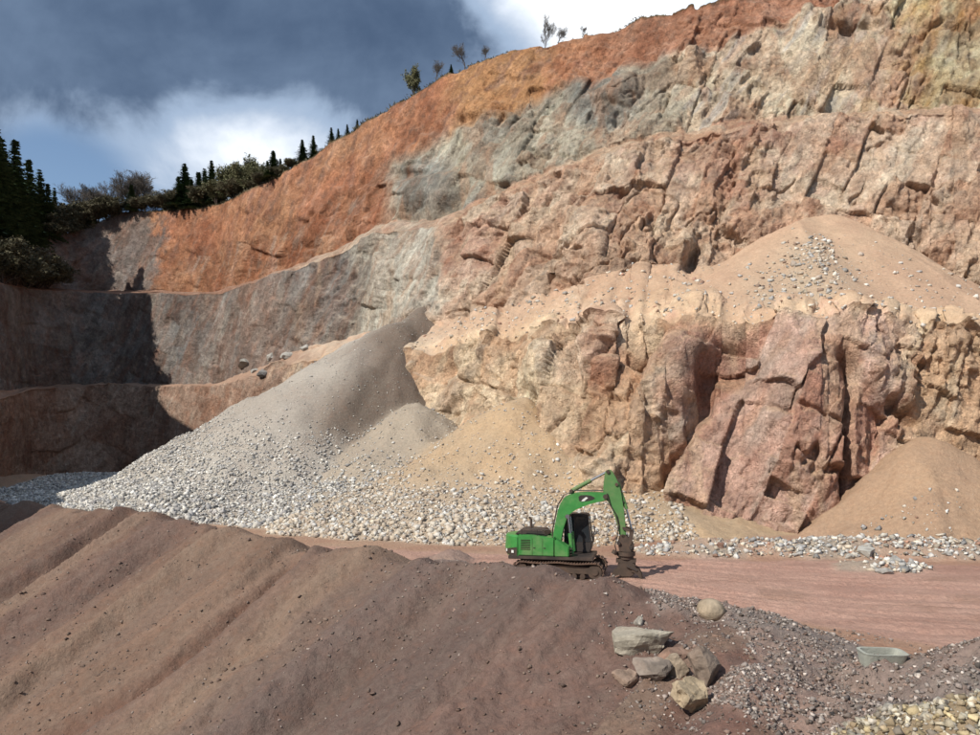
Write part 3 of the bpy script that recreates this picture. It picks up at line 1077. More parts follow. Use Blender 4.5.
def ico_variants(nv=16):
    out = []
    t = (1 + 5 ** .5) / 2
    base = np.array([(-1, t, 0), (1, t, 0), (-1, -t, 0), (1, -t, 0), (0, -1, t), (0, 1, t), (0, -1, -t), (0, 1, -t), (t, 0, -1), (t, 0, 1), (-t, 0, -1), (-t, 0, 1)], dtype=float)
    base /= np.linalg.norm(base[0])
    fc = np.array([(0, 11, 5), (0, 5, 1), (0, 1, 7), (0, 7, 10), (0, 10, 11), (1, 5, 9), (5, 11, 4), (11, 10, 2), (10, 7, 6), (7, 1, 8), (3, 9, 4), (3, 4, 2), (3, 2, 6), (3, 6, 8), (3, 8, 9), (4, 9, 5), (2, 4, 11), (6, 2, 10), (8, 6, 7), (9, 8, 1)])
    r_ = np.random.default_rng(77)
    for i in range(nv):
        v = base * r_.uniform(.62, 1.25, size=(12, 1)) + r_.normal(scale=.12, size=(12, 3))
        out.append((v, fc))
    return out


ICO = ico_variants()


def cube_variants(nv=18):
    out = []
    base = np.array([(-1, -1, -1), (1, -1, -1), (1, 1, -1), (-1, 1, -1), (-1, -1, 1), (1, -1, 1), (1, 1, 1), (-1, 1, 1)], dtype=float) * .62
    fc = np.array([(0, 2, 1), (0, 3, 2), (4, 5, 6), (4, 6, 7), (0, 1, 5), (0, 5, 4), (1, 2, 6), (1, 6, 5), (2, 3, 7), (2, 7, 6), (3, 0, 4), (3, 4, 7)])
    r_ = np.random.default_rng(78)
    for i in range(nv):
        v = base * r_.uniform(.55, 1.25, size=(8, 1)) + r_.normal(scale=.14, size=(8, 3))
        out.append((v, fc))
    return out


CUBES = cube_variants()


def rot_mats(k):
    q = rng.normal(size=(k, 4))
    q /= np.linalg.norm(q, axis=1, keepdims=True)
    a, b, c, d = q.T
    return np.stack([np.stack([1 - 2 * (c * c + d * d), 2 * (b * c - a * d), 2 * (b * d + a * c)], -1),
                     np.stack([2 * (b * c + a * d), 1 - 2 * (b * b + d * d), 2 * (c * d - a * b)], -1),
                     np.stack([2 * (b * d - a * c), 2 * (c * d + a * b), 1 - 2 * (b * b + c * c)], -1)], 1)


def stones(name, pts, sizes, cols, label, lib=None):
    """one mesh holding uncountable small stones"""
    k = len(pts)
    rm = rot_mats(k)
    lib = lib or CUBES
    nvx = len(lib[0][0])
    pick = rng.integers(0, len(lib), k)
    sc = rng.uniform(.42, 1.2, size=(k, 3)) * sizes[:, None] * .55
    V, Fc, Cc = [], [], []
    off = 0
    for vi, (bv, bf) in enumerate(lib):
        ii = np.where(pick == vi)[0]
        if not len(ii):
            continue
        v = bv[None, :, :] * sc[ii][:, None, :]
        v = np.einsum('kij,kvj->kvi', rm[ii], v)
        v[..., 2] *= .8
        v = v + pts[ii][:, None, :]
        fcs = bf[None] + (np.arange(len(ii)) * nvx)[:, None, None] + off
        off += len(ii) * nvx
        V.append(v.reshape(-1, 3))
        Fc.append(fcs.reshape(-1, 3))
        Cc.append(np.repeat(cols[ii], nvx, axis=0))
    me = np_mesh(name, np.concatenate(V), np.concatenate(Fc), np.concatenate(Cc))
    return tag(link(name, me, None, M_STONE), label, kind='stuff')


def pal(k, colors, jit=.22):
    cs = np.array(colors)
    c = cs[rng.integers(0, len(cs), k)]
    return np.clip(c * (1 + jit * rng.normal(size=(k, 1))), .03, .8)


def scatter(k, x0, x1, y0_, y1, kinds, smin, smax, dens=None, power=2.2):
    x = rng.uniform(x0, x1, k)
    y = rng.uniform(y0_, y1, k)
    z, kd, sd_, tw_, zc_ = ground(x, y, True)
    m = np.isin(kd, kinds)
    if dens is not None:
        m &= rng.random(k) < dens(x, y, z, kd, sd_, tw_)
    x, y, z = x[m], y[m], z[m]
    s = smin + (smax - smin) * rng.random(len(x)) ** power
    return np.stack([x, y, z + s * .12], 1), s, kd[m]


WHITE = [(.50, .48, .44), (.42, .40, .37), (.36, .35, .335), (.50, .47, .41), (.28, .27, .26), (.56, .54, .50)]
TAN = [(.48, .41, .32), (.43, .36, .28), (.52, .47, .39), (.36, .30, .245), (.50, .47, .42)]
GREY = [(.20, .17, .15), (.25, .205, .18), (.31, .265, .235), (.22, .15, .12), (.38, .33, .29), (.15, .125, .115), (.19, .145, .12)]
YELL = [(.42, .34, .20), (.38, .33, .24), (.36, .33, .28), (.28, .24, .19), (.46, .42, .33), (.32, .25, .16)]

# coarse pale scree
def dens_scree(x, y, z, kd, sd_, tw_):
    lowd = sstep(10.5, 4.0, z + .14 * (x + 20) + 1.5 * fbm2(x / 4, y / 4, 3, 601))
    d = np.where(kd == 8, .10 + lowd, 1.0)
    d = np.where(kd == 9, 1.0, d)
    d = np.where(kd == 6, .16 + .62 * sstep(5.0, 1.5, z + .12 * (x + 6)), d)
    d = np.where(kd == 7, .12 + .8 * sstep(6, 2, z), d)
    return d


p1, s1, kd1 = scatter(190000, -60, 14, 45, 108, (6, 7, 8, 9), .10, .46, dens_scree, 3.4)
s1 = s1 * np.clip(1.25 - .075 * p1[:, 2], .45, 1.3) * np.exp(.25 * fbm2(p1[:, 0] / 5, p1[:, 1] / 5, 3, 603))
c1 = np.where(((kd1 == 6) | (p1[:, 0] > -4))[:, None], pal(len(p1), TAN + WHITE[:2]), pal(len(p1), WHITE))
order = np.argsort(-s1 / p1[:, 1])
view = np.abs(p1[:, 0] / p1[:, 1]) < .62
big = [i for i in order if view[i]][:290]
bigset = np.zeros(len(p1), dtype=bool)
bigset[big] = True
stones('scree_stones', p1[~bigset], s1[~bigset], c1[~bigset], 'countless pale angular stones covering the scree slope')


def mono(name, i, colr, v_, f_):
    cl = np.repeat(np.array(colr)[None, :], len(v_), axis=0)
    me = np_mesh(name, v_, f_, cl)
    me.materials.append(M_STONE)
    return me


SV = [(v * .8, f_) for v, f_ in CUBES[:12]]
stone_meshes = {}
for tone, pl in (('pale', WHITE), ('tan', TAN)):
    for j in range(len(SV)):
        c = np.array(pl[j % len(pl)])
        stone_meshes[(tone, j)] = mono('stone', j, c, SV[j][0], SV[j][1])
for n_, i in enumerate(big):
    tone = 'tan' if (kd1[i] == 6 or p1[i, 0] > -4) else 'pale'
    o = link('stone', stone_meshes[(tone, int(rng.integers(0, len(SV))))])
    o.location = p1[i]
    sc = s1[i] * .6
    o.scale = tuple(rng.uniform(.75, 1.15, 3) * sc)
    o.rotation_euler = tuple(rng.uniform(0, 6.28, 3))
    if tone == 'tan':
        tag(o, 'larger tan stone lying on the sandy scree behind the excavator', 'stone', 'larger tan stones on the scree')
    else:
        tag(o, 'larger whitish stone lying on the pale grey scree slope', 'stone', 'larger pale stones on the scree')

# rubble at the foot of the cliff, right
p2, s2, kd2 = scatter(26000, 6, 38, 39.5, 53, (2, 5, 10, 6), .08, .5, lambda x, y, z, kd, sd_, tw_: np.where(kd == 5, .7, np.where(kd == 2, .0, .10)) * np.clip(.6 + fbm2(x / 2, y / 2, 3, 622), 0, 1), 3.0)
stones('rubble', p2, s2, pal(len(p2), TAN[:3] + WHITE + [(.34, .2, .14)]), 'loose rubble strewn along the foot of the cliff beside the road')
# gravel near the road and on the right
p3, s3, kd3 = scatter(130000, 3.5, 17, 12, 36, (0, 1, 3,), .03, .17, lambda x, y, z, kd, sd_, tw_: np.clip(.55 + .9 * fbm2(x / 1.6, y / 1.6, 3, 611), 0, 1) * np.clip(20 / y, 0, 1) * np.where(kd == 3, 1, .10), 3.0)
stones('gravel', p3, s3, pal(len(p3), GREY, .3), 'grey and reddish gravel heaped beside the road')
p4, s4, kd4 = scatter(16000, 4, 13, 10.5, 16, (4,), .05, .24, None, 2.4)
stones('yellow_rubble', p4, s4, pal(len(p4), YELL, .25), 'yellowish broken stones heaped in front of the gravel')
p5, s5, kd5 = scatter(110000, -40, 8, 12, 60, (1,), .03, .15,
                      lambda x, y, z, kd, sd_, tw_: np.clip(.10 + .5 * np.exp(-((tw_ - 161.5) / 2.6) ** 2) * np.exp(-np.abs(sd_) / 4) + .38 * np.exp(-((tw_ - 174.3) / 1.8) ** 2) + .22 * np.exp(-((tw_ - 180) / 4) ** 2), 0, 1), 3.0)
stones('bank_gravel', p5, s5, pal(len(p5), [(.16, .125, .105), (.20, .155, .13), (.24, .16, .125), (.27, .22, .19), (.14, .105, .09)], .2), 'small stones and gravel scattered over the spoil bank')
# stones on the sand cone
k = 9000
x = rng.uniform(8, 48, k)
y = rng.uniform(60, 78, k)
a_ = np.degrees(np.arctan2(y - ap[1], x - ap[0]))
r_ = np.hypot(x - ap[0], y - ap[1])
m = rng.random(k) < (.03 + .75 * np.exp(-((a_ + 121) / 13) ** 2) * sstep(4, 9, r_) + .10 * np.exp(-((a_ + 95) / 25) ** 2) * sstep(6, 12, r_))
x, y = x[m], y[m]
s = .1 + .55 * rng.random(len(x)) ** 3
z = cone_z(x, y)
mm = z > 14
stones('cone_stones', np.stack([x, y, z + .03], 1)[mm], s[mm], pal(int(mm.sum()), TAN + WHITE[1:4] + [(.28, .2, .15)]), 'stones strewn down the flank of the sand cone')

# stones lying on the sandy bench
cand = np.where((seg == 1) & (fu > 395) & (fu < 1000))[0]
pk = rng.choice(cand, 1500, replace=False)
sz = .09 + .5 * rng.random(1500) ** 3
stones('bench_stones', CV[pk] + np.array([0, 0, .02]), sz, pal(1500, TAN + WHITE[1:4] + [(.36, .22, .16)]), 'loose stones lying on the dusty ledge')
# clods of the same earth on the spoil bank
p6, s6, kd6 = scatter(26000, -32, 8, 13, 52, (1,), .05, .26, lambda x, y, z, kd, sd_, tw_: np.clip(.10 + .25 * fbm2(x / 2.5, y / 2.5, 3, 631) + .3 * np.exp(-((tw_ - 180) / 4) ** 2), 0, 1), 3.0)
stones('earth_clods', p6, s6, pal(len(p6), [(.15, .105, .082), (.17, .115, .088), (.13, .09, .073), (.18, .13, .10)], .15), 'small clods of brown earth strewn over the spoil bank')

# ------------------------------------------------------------------ boulders
def boulder(px, py, wpx, hpx, colr, seed, label, rough=.09, planes=15, cut=.46, depth=None, sub=4, sink=.27, rz=None, at=None, group=None, tilt=.15, name='boulder'):
    p = hit(px, py) if at is None else Vector(at)
    sc = p.y / F
    me = rock_mesh(name, sub, seed, planes, rough, colr, cut=cut)
    co = np.array([v.co[:] for v in me.vertices])
    ext = (co.max(0) - co.min(0)) / 2
    o = link(name, me)
    hx = wpx * sc / 2 / ext[0]
    hz = hpx * sc / 2 / ext[2]
    o.scale = (hx, (hx if depth is None else depth * sc / 2 / ext[1]), hz)
    o.location = (p.x, p.y + hx * .5, p.z + hpx * sc / 2 * (1 - 2 * sink))
    o.rotation_euler = (tilt * math.sin(seed), tilt * math.cos(seed * 2), 0 if rz is None else rz)
    return tag(o, label, 'boulder', group)


pxs = 490 + CV[:, 0] / CV[:, 1] * F
pys = HZ - (CV[:, 2] - EYE) / CV[:, 1] * F


def on_face(px, py):
    """nearest point of the rock face along a line of sight"""
    d = (pxs - px) ** 2 + (pys - py) ** 2
    c = np.where(d < 9)[0]
    if not len(c):
        c = np.array([np.argmin(d)])
    return CV[c[np.argmin(CV[c, 1])]]


boulder(713, 621, 29, 23, (.42, .33, .23), 3, 'smooth rounded pale boulder alone at the road edge', rough=.02, planes=3, cut=.88, sink=.1)
boulder(641, 660, 62, 36, (.38, .34, .27), 5, 'largest pale grey slab-like boulder on top of the boulder pile', depth=50)
boulder(655, 682, 42, 29, (.27, .22, .18), 8, 'grey-brown flat-topped boulder below the big pale slab', depth=34)
boulder(628, 688, 32, 20, (.34, .24, .18), 9, 'small pinkish boulder beside the grey-brown boulder', depth=26)
boulder(709, 688, 34, 44, (.26, .20, .155), 12, 'tall brown wedge-shaped boulder standing in the boulder pile', depth=30, tilt=.25, sink=.12)
boulder(696, 714, 38, 38, (.42, .33, .22), 14, 'tan knobbly boulder lowest in the boulder pile', depth=32, rough=.16, sink=.12)
boulder(680, 680, 26, 28, (.33, .26, .19), 17, 'narrow tan boulder wedged between the brown wedge and the pale slab', depth=24)
boulder(675, 664, 30, 18, (.29, .18, .13), 19, 'reddish flat stone behind the brown wedge-shaped boulder', depth=26)
boulder(640, 627, 10, 13, (.42, .38, .32), 23, 'small upright pale stone above the big pale slab', sub=3)
boulder(750, 640, 9, 7, (.24, .18, .15), 24, 'small dark stone in the gravel near the rounded boulder', sub=3)
for (px, py, Y, w_, h_, sd_, lab) in ((243, 366, 122, 20, 12, 31, 'largest grey boulder on the bench above the pale scree'), (269, 358, 120, 11, 13, 32, 'upright pale boulder on the bench above the pale scree'),
                                     (263, 372, 118, 19, 10, 33, 'flat dark grey boulder below the upright one on the bench'), (286, 356, 118, 14, 9, 34, 'small grey boulder next to the upright one on the bench'),
                                     (304, 348, 116, 16, 10, 35, 'grey boulder highest in the row on the bench'), (252, 370, 120, 9, 7, 36, 'smallest pale boulder between two larger ones on the bench')):
    q = on_face(px, py)
    boulder(px, py, w_, h_, (.42, .40, .36) if sd_ != 33 else (.24, .23, .22), sd_, lab, sub=3, at=tuple(q), group='boulders on the bench')
for (px, py, w_, h_, sd_, lab) in ((869, 557, 17, 14, 41, 'largest pale grey block in the rubble along the road'), (886, 574, 15, 9, 42, 'white flat block at the road edge of the rubble'),
                                   (905, 573, 13, 8, 43, 'grey flat block next to the white one in the rubble'), (897, 563, 14, 9, 44, 'dark grey block behind the white flat block in the rubble'),
                                   (850, 559, 9, 7, 45, 'small grey block next to the largest one in the rubble'), (918, 570, 8, 6, 46, 'smallest grey block at the end of the rubble'),
                                   (722, 548, 9, 7, 47, 'reddish block in the rubble under the great red rock'), (950, 556, 12, 6, 48, 'long pale block under the small sand heap')):
    boulder(px, py, w_, h_, [(.44, .42, .38), (.50, .48, .43), (.36, .34, .31), (.24, .24, .23)][sd_ % 4] if sd_ != 47 else (.33, .19, .14), sd_, lab, sub=3, group='blocks in the rubble')

# ------------------------------------------------------------------ mesh helpers for built objects
def bm_box(bm, c, size, rot=None):
    r = bmesh.ops.create_cube(bm, size=1)
    m = Matrix.Translation(c) @ (rot.to_matrix().to_4x4() if rot else Matrix.Identity(4)) @ Matrix.Diagonal((*size, 1))
    bmesh.ops.transform(bm, matrix=m, verts=r['verts'])
    return r['verts']


def bm_tube(bm, a, b, r1, r2=None, n=12, cap=True):
    a, b = Vector(a), Vector(b)
    r2 = r1 if r2 is None else r2
    d = b - a
    L = d.length
    r = bmesh.ops.create_cone(bm, cap_ends=cap, segments=n, radius1=r1, radius2=r2, depth=L)
    m = Matrix.Translation((a + b) / 2) @ d.to_track_quat('Z', 'Y').to_matrix().to_4x4()
    bmesh.ops.transform(bm, matrix=m, verts=r['verts'])
    return r['verts']


def bm_prism(bm, prof, y0, y1, taper=None):
    """profile in x,z swept in y"""
    k = len(prof)
    A = [bm.verts.new((x, y0, z)) for x, z in prof]
    B = [bm.verts.new((x, y1, z)) for x, z in prof]
    try:
        bm.faces.new(A)
        bm.faces.new(list(reversed(B)))
    except ValueError:
        pass
    for i in range(k):
        j = (i + 1) % k
        bm.faces.new([A[j], A[i], B[i], B[j]])
    return A + B


def fin(name, bm, mat, parent, bevel=0.0, smooth=False):
    if bevel:
        bmesh.ops.bevel(bm, geom=[e for e in bm.edges], offset=bevel, segments=2, affect='EDGES', clamp_overlap=True)
    bmesh.ops.recalc_face_normals(bm, faces=bm.faces)
    me = bpy.data.meshes.new(name)
    bm.to_mesh(me)
    bm.free()
    if smooth:
        for p_ in me.polygons:
            p_.use_smooth = True
    return link(name, me, parent, mat)


def curve_tube(bm, pts, r, n=8):
    pts = [Vector(p_) for p_ in pts]
    prev = None
    for i in range(len(pts)):
        d = (pts[min(i + 1, len(pts) - 1)] - pts[max(i - 1, 0)]).normalized()
        q = d.to_track_quat('Z', 'Y')
        ring = [bm.verts.new(pts[i] + q @ Vector((r * math.cos(t), r * math.sin(t), 0))) for t in [2 * math.pi * k / n for k in range(n)]]
        if prev:
            for k in range(n):
                bm.faces.new([prev[k], prev[(k + 1) % n], ring[(k + 1) % n], ring[k]])
        prev = ring


# ------------------------------------------------------------------ concrete basin
M_CONC = mat_flat('pale_concrete', (.33, .345, .30), .85, var=.25, nscale=3, dust=.5, dustcol=(.30, .25, .19), bump=.02)
M_DARKW = mat_flat('dark_interior', (.03, .03, .03), .5, var=.2)
pb = hit(891, 664)
bas = link('concrete_basin', None)
bas.location = (pb.x, pb.y + .55, pb.z - .2)
bas.scale = (.86, .8, .8)
bas.rotation_euler = (R(7), R(3), R(6))
tag(bas, 'low pale concrete trough half sunk in gravel beside the road', 'basin')
bm = bmesh.new()
rings = []
nb_ = 28
for (r, z) in ((.52, -.35), (.72, .42), (.75, .50), (.64, .50), (.62, .44), (.50, -.1)):
    rings.append([bm.verts.new((1.0 * r * math.copysign(abs(math.cos(t)) ** .45, math.cos(t)), .50 * r * math.copysign(abs(math.sin(t)) ** .45, math.sin(t)), z)) for t in [2 * math.pi * i / nb_ for i in range(nb_)]])
for a, b in zip(rings[:-1], rings[1:]):
    for i in range(nb_):
        j = (i + 1) % nb_
        bm.faces.new([a[i], a[j], b[j], b[i]])
fin('wall', bm, M_CONC, bas, smooth=False)
bm = bmesh.new()
vs = [bm.verts.new((.58 * math.copysign(abs(math.cos(t)) ** .45, math.cos(t)), .29 * math.copysign(abs(math.sin(t)) ** .45, math.sin(t)), .25)) for t in [2 * math.pi * i / nb_ for i in range(nb_)]]
bm.faces.new(vs)
fin('inner_shade', bm, M_DARKW, bas)  # near-black sheet standing in for the shade inside the trough

# ------------------------------------------------------------------ excavator
G = mat_flat('green_paint', (.016, .215, .036), .33, var=.35, nscale=2.6, dust=.45, dustcol=(.24, .20, .12), spec=.5)
G2 = mat_flat('worn_green_paint', (.04, .20, .045), .5, var=.35, nscale=2.6, dust=.75, dustcol=(.21, .15, .09))
BLK = mat_flat('black_paint', (.016, .016, .017), .45, var=.3, nscale=2, dust=.25)
STEEL = mat_flat('dirty_steel', (.07, .055, .045), .6, metal=.5, var=.4, nscale=4, dust=.7, dustcol=(.16, .10, .07))
CHROME = mat_flat('piston_steel', (.5, .5, .5), .25, metal=1.0, var=.1)
TRK = mat_flat('rusty_track', (.10, .065, .048), .8, metal=.2, var=.4, nscale=5, dust=.8, dustcol=(.22, .13, .09))
GLS = mat_flat('dark_glass', (.02, .024, .028), .06, var=.05, spec=.7)
WHT = mat_flat('white_print', (.62, .62, .58), .6, var=.1)
YEL = mat_flat('amber_print', (.55, .36, .05), .6, var=.1)

ex = link('excavator', None)
EXP = Vector((3.50, 39.6, 0))
EXP.z = ground1(EXP.x, EXP.y) + .02
ex.location = EXP
ex.rotation_euler = (0, 0, R(-12))
tag(ex, 'bright green crawler excavator with bent boom and grab on the haul road', 'excavator')

# undercarriage
def stadium(x0, x1, r, zc, k=10):
    pts = []
    for i in range(k + 1):
        t = math.pi / 2 - math.pi * i / k
        pts.append((x1 + r * math.cos(t), zc + r * math.sin(t)))
    for i in range(k + 1):
        t = -math.pi / 2 - math.pi * i / k
        pts.append((x0 + r * math.cos(t), zc + r * math.sin(t)))
    return pts


for side in (-1, 1):
    yc = side * 1.12
    tk = fin_bm = bmesh.new()
    x0, x1, r, zc = -1.78, 1.78, .40, .43
    # belt as a ring of plates
    path = []
    n_top = 26
    for i in range(n_top):
        t = i / n_top
        path.append((lerp(x0, x1, t), zc + r - .05 * math.sin(math.pi * t * 2) ** 2, 0))
    for i in range(7):
        a = math.pi / 2 - math.pi * i / 7
        path.append((x1 + r * math.cos(a), zc + r * math.sin(a), a - math.pi / 2))
    for i in range(n_top):
        t = i / n_top
        path.append((lerp(x1, x0, t), zc - r, math.pi))
    for i in range(7):
        a = -math.pi / 2 - math.pi * i / 7
        path.append((x0 + r * math.cos(a), zc + r * math.sin(a), a - math.pi / 2))
    for (x, z, a) in path:
        ro = Euler((0, -a, 0))
        bm_box(tk, (x, yc, z), (.15, .60, .045), ro)
        off = ro.to_matrix() @ Vector((0, 0, .04))
        bm_box(tk, (x + off.x, yc, z + off.z), (.035, .60, .05), ro)
    tr = fin('track', tk, TRK, ex)
    b = bmesh.new()
    bm_prism(b, [(-1.6, .30), (1.6, .30), (1.55, .62), (.6, .70), (-.6, .70), (-1.55, .62)], yc - .14, yc + .14)
    fin('track_frame', b, STEEL, tr, .02)
    for (x, nm, rr) in ((x0, 'sprocket', .34), (x1, 'idler', .33)):
        b = bmesh.new()
        bm_tube(b, (x, yc - .20, zc), (x, yc + .20, zc), rr, n=24)
        bm_tube(b, (x, yc - .25, zc), (x, yc + .25, zc), rr * .5, n=16)
        fin(nm, b, STEEL, tr)
    for i in range(7):
        b = bmesh.new()
        x = -1.2 + i * .4
        bm_tube(b, (x, yc - .2, .2), (x, yc + .2, .2), .13, n=14)
        fin('roller', b, STEEL, tr)
b = bmesh.new()
bm_box(b, (0, 0, .62), (1.5, 1.7, .36))
fin('carbody', b, STEEL, ex, .05)
b = bmesh.new()
bm_tube(b, (0, 0, .78), (0, 0, .98), .72, n=32)
fin('slew_ring', b, BLK, ex)

# upper structure: right side (towards -y) is seen
b = bmesh.new()
bm_box(b, (-.35, 0, 1.02), (4.1, 2.6, .16))
fin('platform', b, BLK, ex, .02)
hs = link('house', None, ex)
b = bmesh.new()
bm_prism(b, [(-.15, 1.10), (-.15, 1.98), (-1.25, 2.10), (-1.95, 2.10), (-1.95, 1.10)], -1.30, -.42)
fin('side_panel', b, G, hs, .05)
b = bmesh.new()
bm_prism(b, [(-.2, 1.10), (-.2, 2.0), (-1.95, 2.10), (-1.95, 1.10)], .30, 1.30)
fin('side_panel', b, G, hs, .05)
b = bmesh.new()
bm_prism(b, [(-.45, 1.12), (-.45, 1.9), (-1.95, 2.06), (-1.95, 1.12)], -.41, .29)
fin('engine_bay', b, BLK, hs)
b = bmesh.new()          # curved counterweight
prof = []
for i in range(13):
    t = R(-62) + R(124) * i / 12
    prof.append((-1.05 - 1.72 * math.cos(t), 1.50 * math.sin(t)))
for (z0, z1, sc) in ((1.02, 2.06, 1.0),):
    lo = [b.verts.new((x + .10, y * .9, z0)) for x, y in prof] + [b.verts.new((-1.97, 1.30, z0)), b.verts.new((-1.97, -1.30, z0))]
    md = [b.verts.new((x, y * .93, z0 + .35)) for x, y in prof] + [b.verts.new((-1.97, 1.33, z0 + .35)), b.verts.new((-1.97, -1.33, z0 + .35))]
    hi = [b.verts.new((x + .03, y * .92, z1 - .08)) for x, y in prof] + [b.verts.new((-1.97, 1.31, z1 - .08)), b.verts.new((-1.97, -1.31, z1 - .08))]
    tp = [b.verts.new((x * .97 + .02, y * .86, z1)) for x, y in prof] + [b.verts.new((-1.97, 1.22, z1)), b.verts.new((-1.97, -1.22, z1))]
    for A, B in ((lo, md), (md, hi), (hi, tp)):
        for i in range(len(A)):
            j = (i + 1) % len(A)
            b.faces.new([A[i], A[j], B[j], B[i]])
    b.faces.new(tp)
    b.faces.new(list(reversed(lo)))
cw = fin('counterweight', b, G, hs)
# dark band with lettering wrapped round the counterweight's corner
b = bmesh.new()
pr_ = [(x - .012, y * .93 * 1.008) for x, y in prof[:6]]
lo = [b.verts.new((x + .06, y, 1.10)) for x, y in pr_]
hi = [b.verts.new((x - .004, y, 1.52 - .05 * i)) for i, (x, y) in enumerate(pr_)]
for i in range(len(lo) - 1):
    b.faces.new([lo[i], lo[i + 1], hi[i + 1], hi[i]])
fin('decal', b, BLK, cw)
for (i0, z0) in ((1, 1.26), (3, 1.28)):
    b = bmesh.new()
    (xa, ya), (xb_, yb_) = pr_[i0], pr_[i0 + 1]
    d_ = Vector((xa - xb_, ya - yb_, 0)).normalized()
    nrm_ = Vector((d_.y, -d_.x, 0))
    if nrm_.x > 0:
        nrm_ = -nrm_
    cpt = Vector(((xa + xb_) / 2 + .03, (ya + yb_) / 2, z0)) + nrm_ * .03
    bm_box(b, cpt, (.16, .02, .13), Euler((0, 0, math.atan2(d_.y, d_.x))))
    fin('lettering', b, WHT, cw)
# louvred grille and panel seams on the visible side
for i in range(7):
    b = bmesh.new()
    bm_box(b, (-1.55, -1.312, 1.42 + i * .075), (.46, .02, .03), Euler((.5, 0, 0)))
    fin('louvre', b, BLK, hs)
for x in (-1.22, -.72):
    b = bmesh.new()
    bm_box(b, (x, -1.304, 1.55), (.015, .012, .8))
    fin('panel_seam', b, BLK, hs)
for (x, z) in ((-1.12, 1.5), (-.62, 1.5)):
    b = bmesh.new()
    bm_box(b, (x, -1.31, z), (.10, .02, .04))
    fin('latch', b, BLK, hs)
b = bmesh.new()
bm_prism(b, [(-.55, 2.02), (-.75, 2.28), (-1.9, 2.30), (-2.15, 2.10)], -.95, .9)
eh = fin('engine_hood', b, BLK, hs, .04)
b = bmesh.new()
bm_tube(b, (-1.55, .45, 2.28), (-1.55, .45, 2.72), .07, n=12)
bm_tube(b, (-1.55, .45, 2.70), (-1.66, .45, 2.82), .06, n=12)
fin('exhaust', b, STEEL, hs)
b = bmesh.new()
hr = [(-.25, -1.2, 2.0), (-.25, -1.2, 2.32), (-.3, -1.2, 2.36), (-1.7, -1.2, 2.42), (-1.75, -1.2, 2.38), (-1.75, -1.2, 2.08)]
curve_tube(b, hr, .02)
bm_tube(b, (-1.0, -1.2, 2.04), (-1.0, -1.2, 2.38), .018, n=8)
fin('handrail', b, BLK, hs)
b = bmesh.new()            # tool box and fuel tank in front of the side panel, beside the boom
bm_prism(b, [(-.13, 1.10), (.55, 1.10), (.55, 1.55), (-.13, 1.93)], -1.30, -.55)
fin('tool_box', b, G, hs, .04)
for i in range(3):
    b = bmesh.new()
    bm_box(b, (.62 + .0 * i, -.95, 1.2 + i * .13), (.10, .5, .03))
    fin('step', b, BLK, hs)
b = bmesh.new()            # brackets that carry the boom foot
for y in (-.42, .22):
    bm_prism(b, [(-.45, 1.10), (.45, 1.10), (.25, 1.55), (-.2, 1.62)], y - .04, y + .04)
fin('boom_bracket', b, G, hs)

# cab on the far side
cab = link('cab', None, ex)
CX0, CX1, CY0, CY1, CZ0, CZ1 = .12, 1.45, .38, 1.36, 1.12, 2.95
b = bmesh.new()
bm_prism(b, [(CX0, CZ0), (CX1 - .05, CZ0), (CX1 + .04, 1.35), (CX1 + .05, 1.62), (CX0, 1.62)], CY0, CY1)
fin('cab_base', b, BLK, cab, .03)
for (xa, za, xb_, zb_) in ((CX0 + .03, 1.6, CX0 + .05, CZ1), (.66, 1.6, .66, CZ1), (CX1 + .02, 1.6, CX1 - .16, CZ1)):
    for y in (CY0 + .03, CY1 - .03):
        b = bmesh.new()
        d_ = Vector((xb_ - xa, 0, zb_ - za))
        bm_box(b, ((xa + xb_) / 2, y, (za + zb_) / 2), (.07, .06, d_.length), Euler((0, math.atan2(d_.x, d_.z), 0)))
        fin('pillar', b, BLK, cab)
b = bmesh.new()
bm_prism(b, [(CX0 - .02, CZ1 - .06), (CX1 - .10, CZ1 - .06), (CX1 - .12, CZ1 + .03), (CX1 - .3, CZ1 + .08), (CX0 + .1, CZ1 + .07), (CX0 - .02, CZ1)], CY0 - .02, CY1 + .02)
fin('cab_roof', b, BLK, cab, .03)
for (y, ) in ((CY0 + .03,), (CY1 - .03,)):
    b = bmesh.new()
    bm_prism(b, [(CX0 + .07, 1.63), (.62, 1.63), (.62, CZ1 - .08), (CX0 + .08, CZ1 - .08)], y - .008, y + .008)
    fin('side_window', b, GLS, cab)
    b = bmesh.new()
    bm_prism(b, [(.70, 1.63), (CX1 - .03, 1.63), (CX1 - .18, CZ1 - .08), (.70, CZ1 - .08)], y - .008, y + .008)
    fin('side_window', b, GLS, cab)
b = bmesh.new()
d_ = Vector((-.18, 0, CZ1 - 1.6))
bm_box(b, (CX1 - .07, (CY0 + CY1) / 2, (1.6 + CZ1) / 2), (.015, CY1 - CY0 - .12, d_.length - .08), Euler((0, math.atan2(d_.x, d_.z), 0)))
fin('windscreen', b, GLS, cab)
b = bmesh.new()
bm_box(b, (.55, .87, 1.75), (.5, .5, .14))
bm_box(b, (.32, .87, 2.1), (.14, .48, .7))
fin('seat', b, BLK, cab, .03)
b = bmesh.new()
bm_tube(b, (CX1 - .05, CY0 - .05, 2.35), (CX1 + .18, CY0 - .12, 2.42), .015, n=6)
bm_box(b, (CX1 + .20, CY0 - .14, 2.30), (.05, .16, .28))
fin('mirror', b, BLK, cab)
b = bmesh.new()
bm_tube(b, (CX1 - .10, CY0 + .1, CZ1 - .12), (CX1 + .0, CY0 + .1, CZ1 - .12), .07, n=12)
fin('work_light', b, WHT, cab)
b = bmesh.new()
bm_box(b, (CX1 + .12, CY0 + .35, 1.85), (.02, .7, .5))
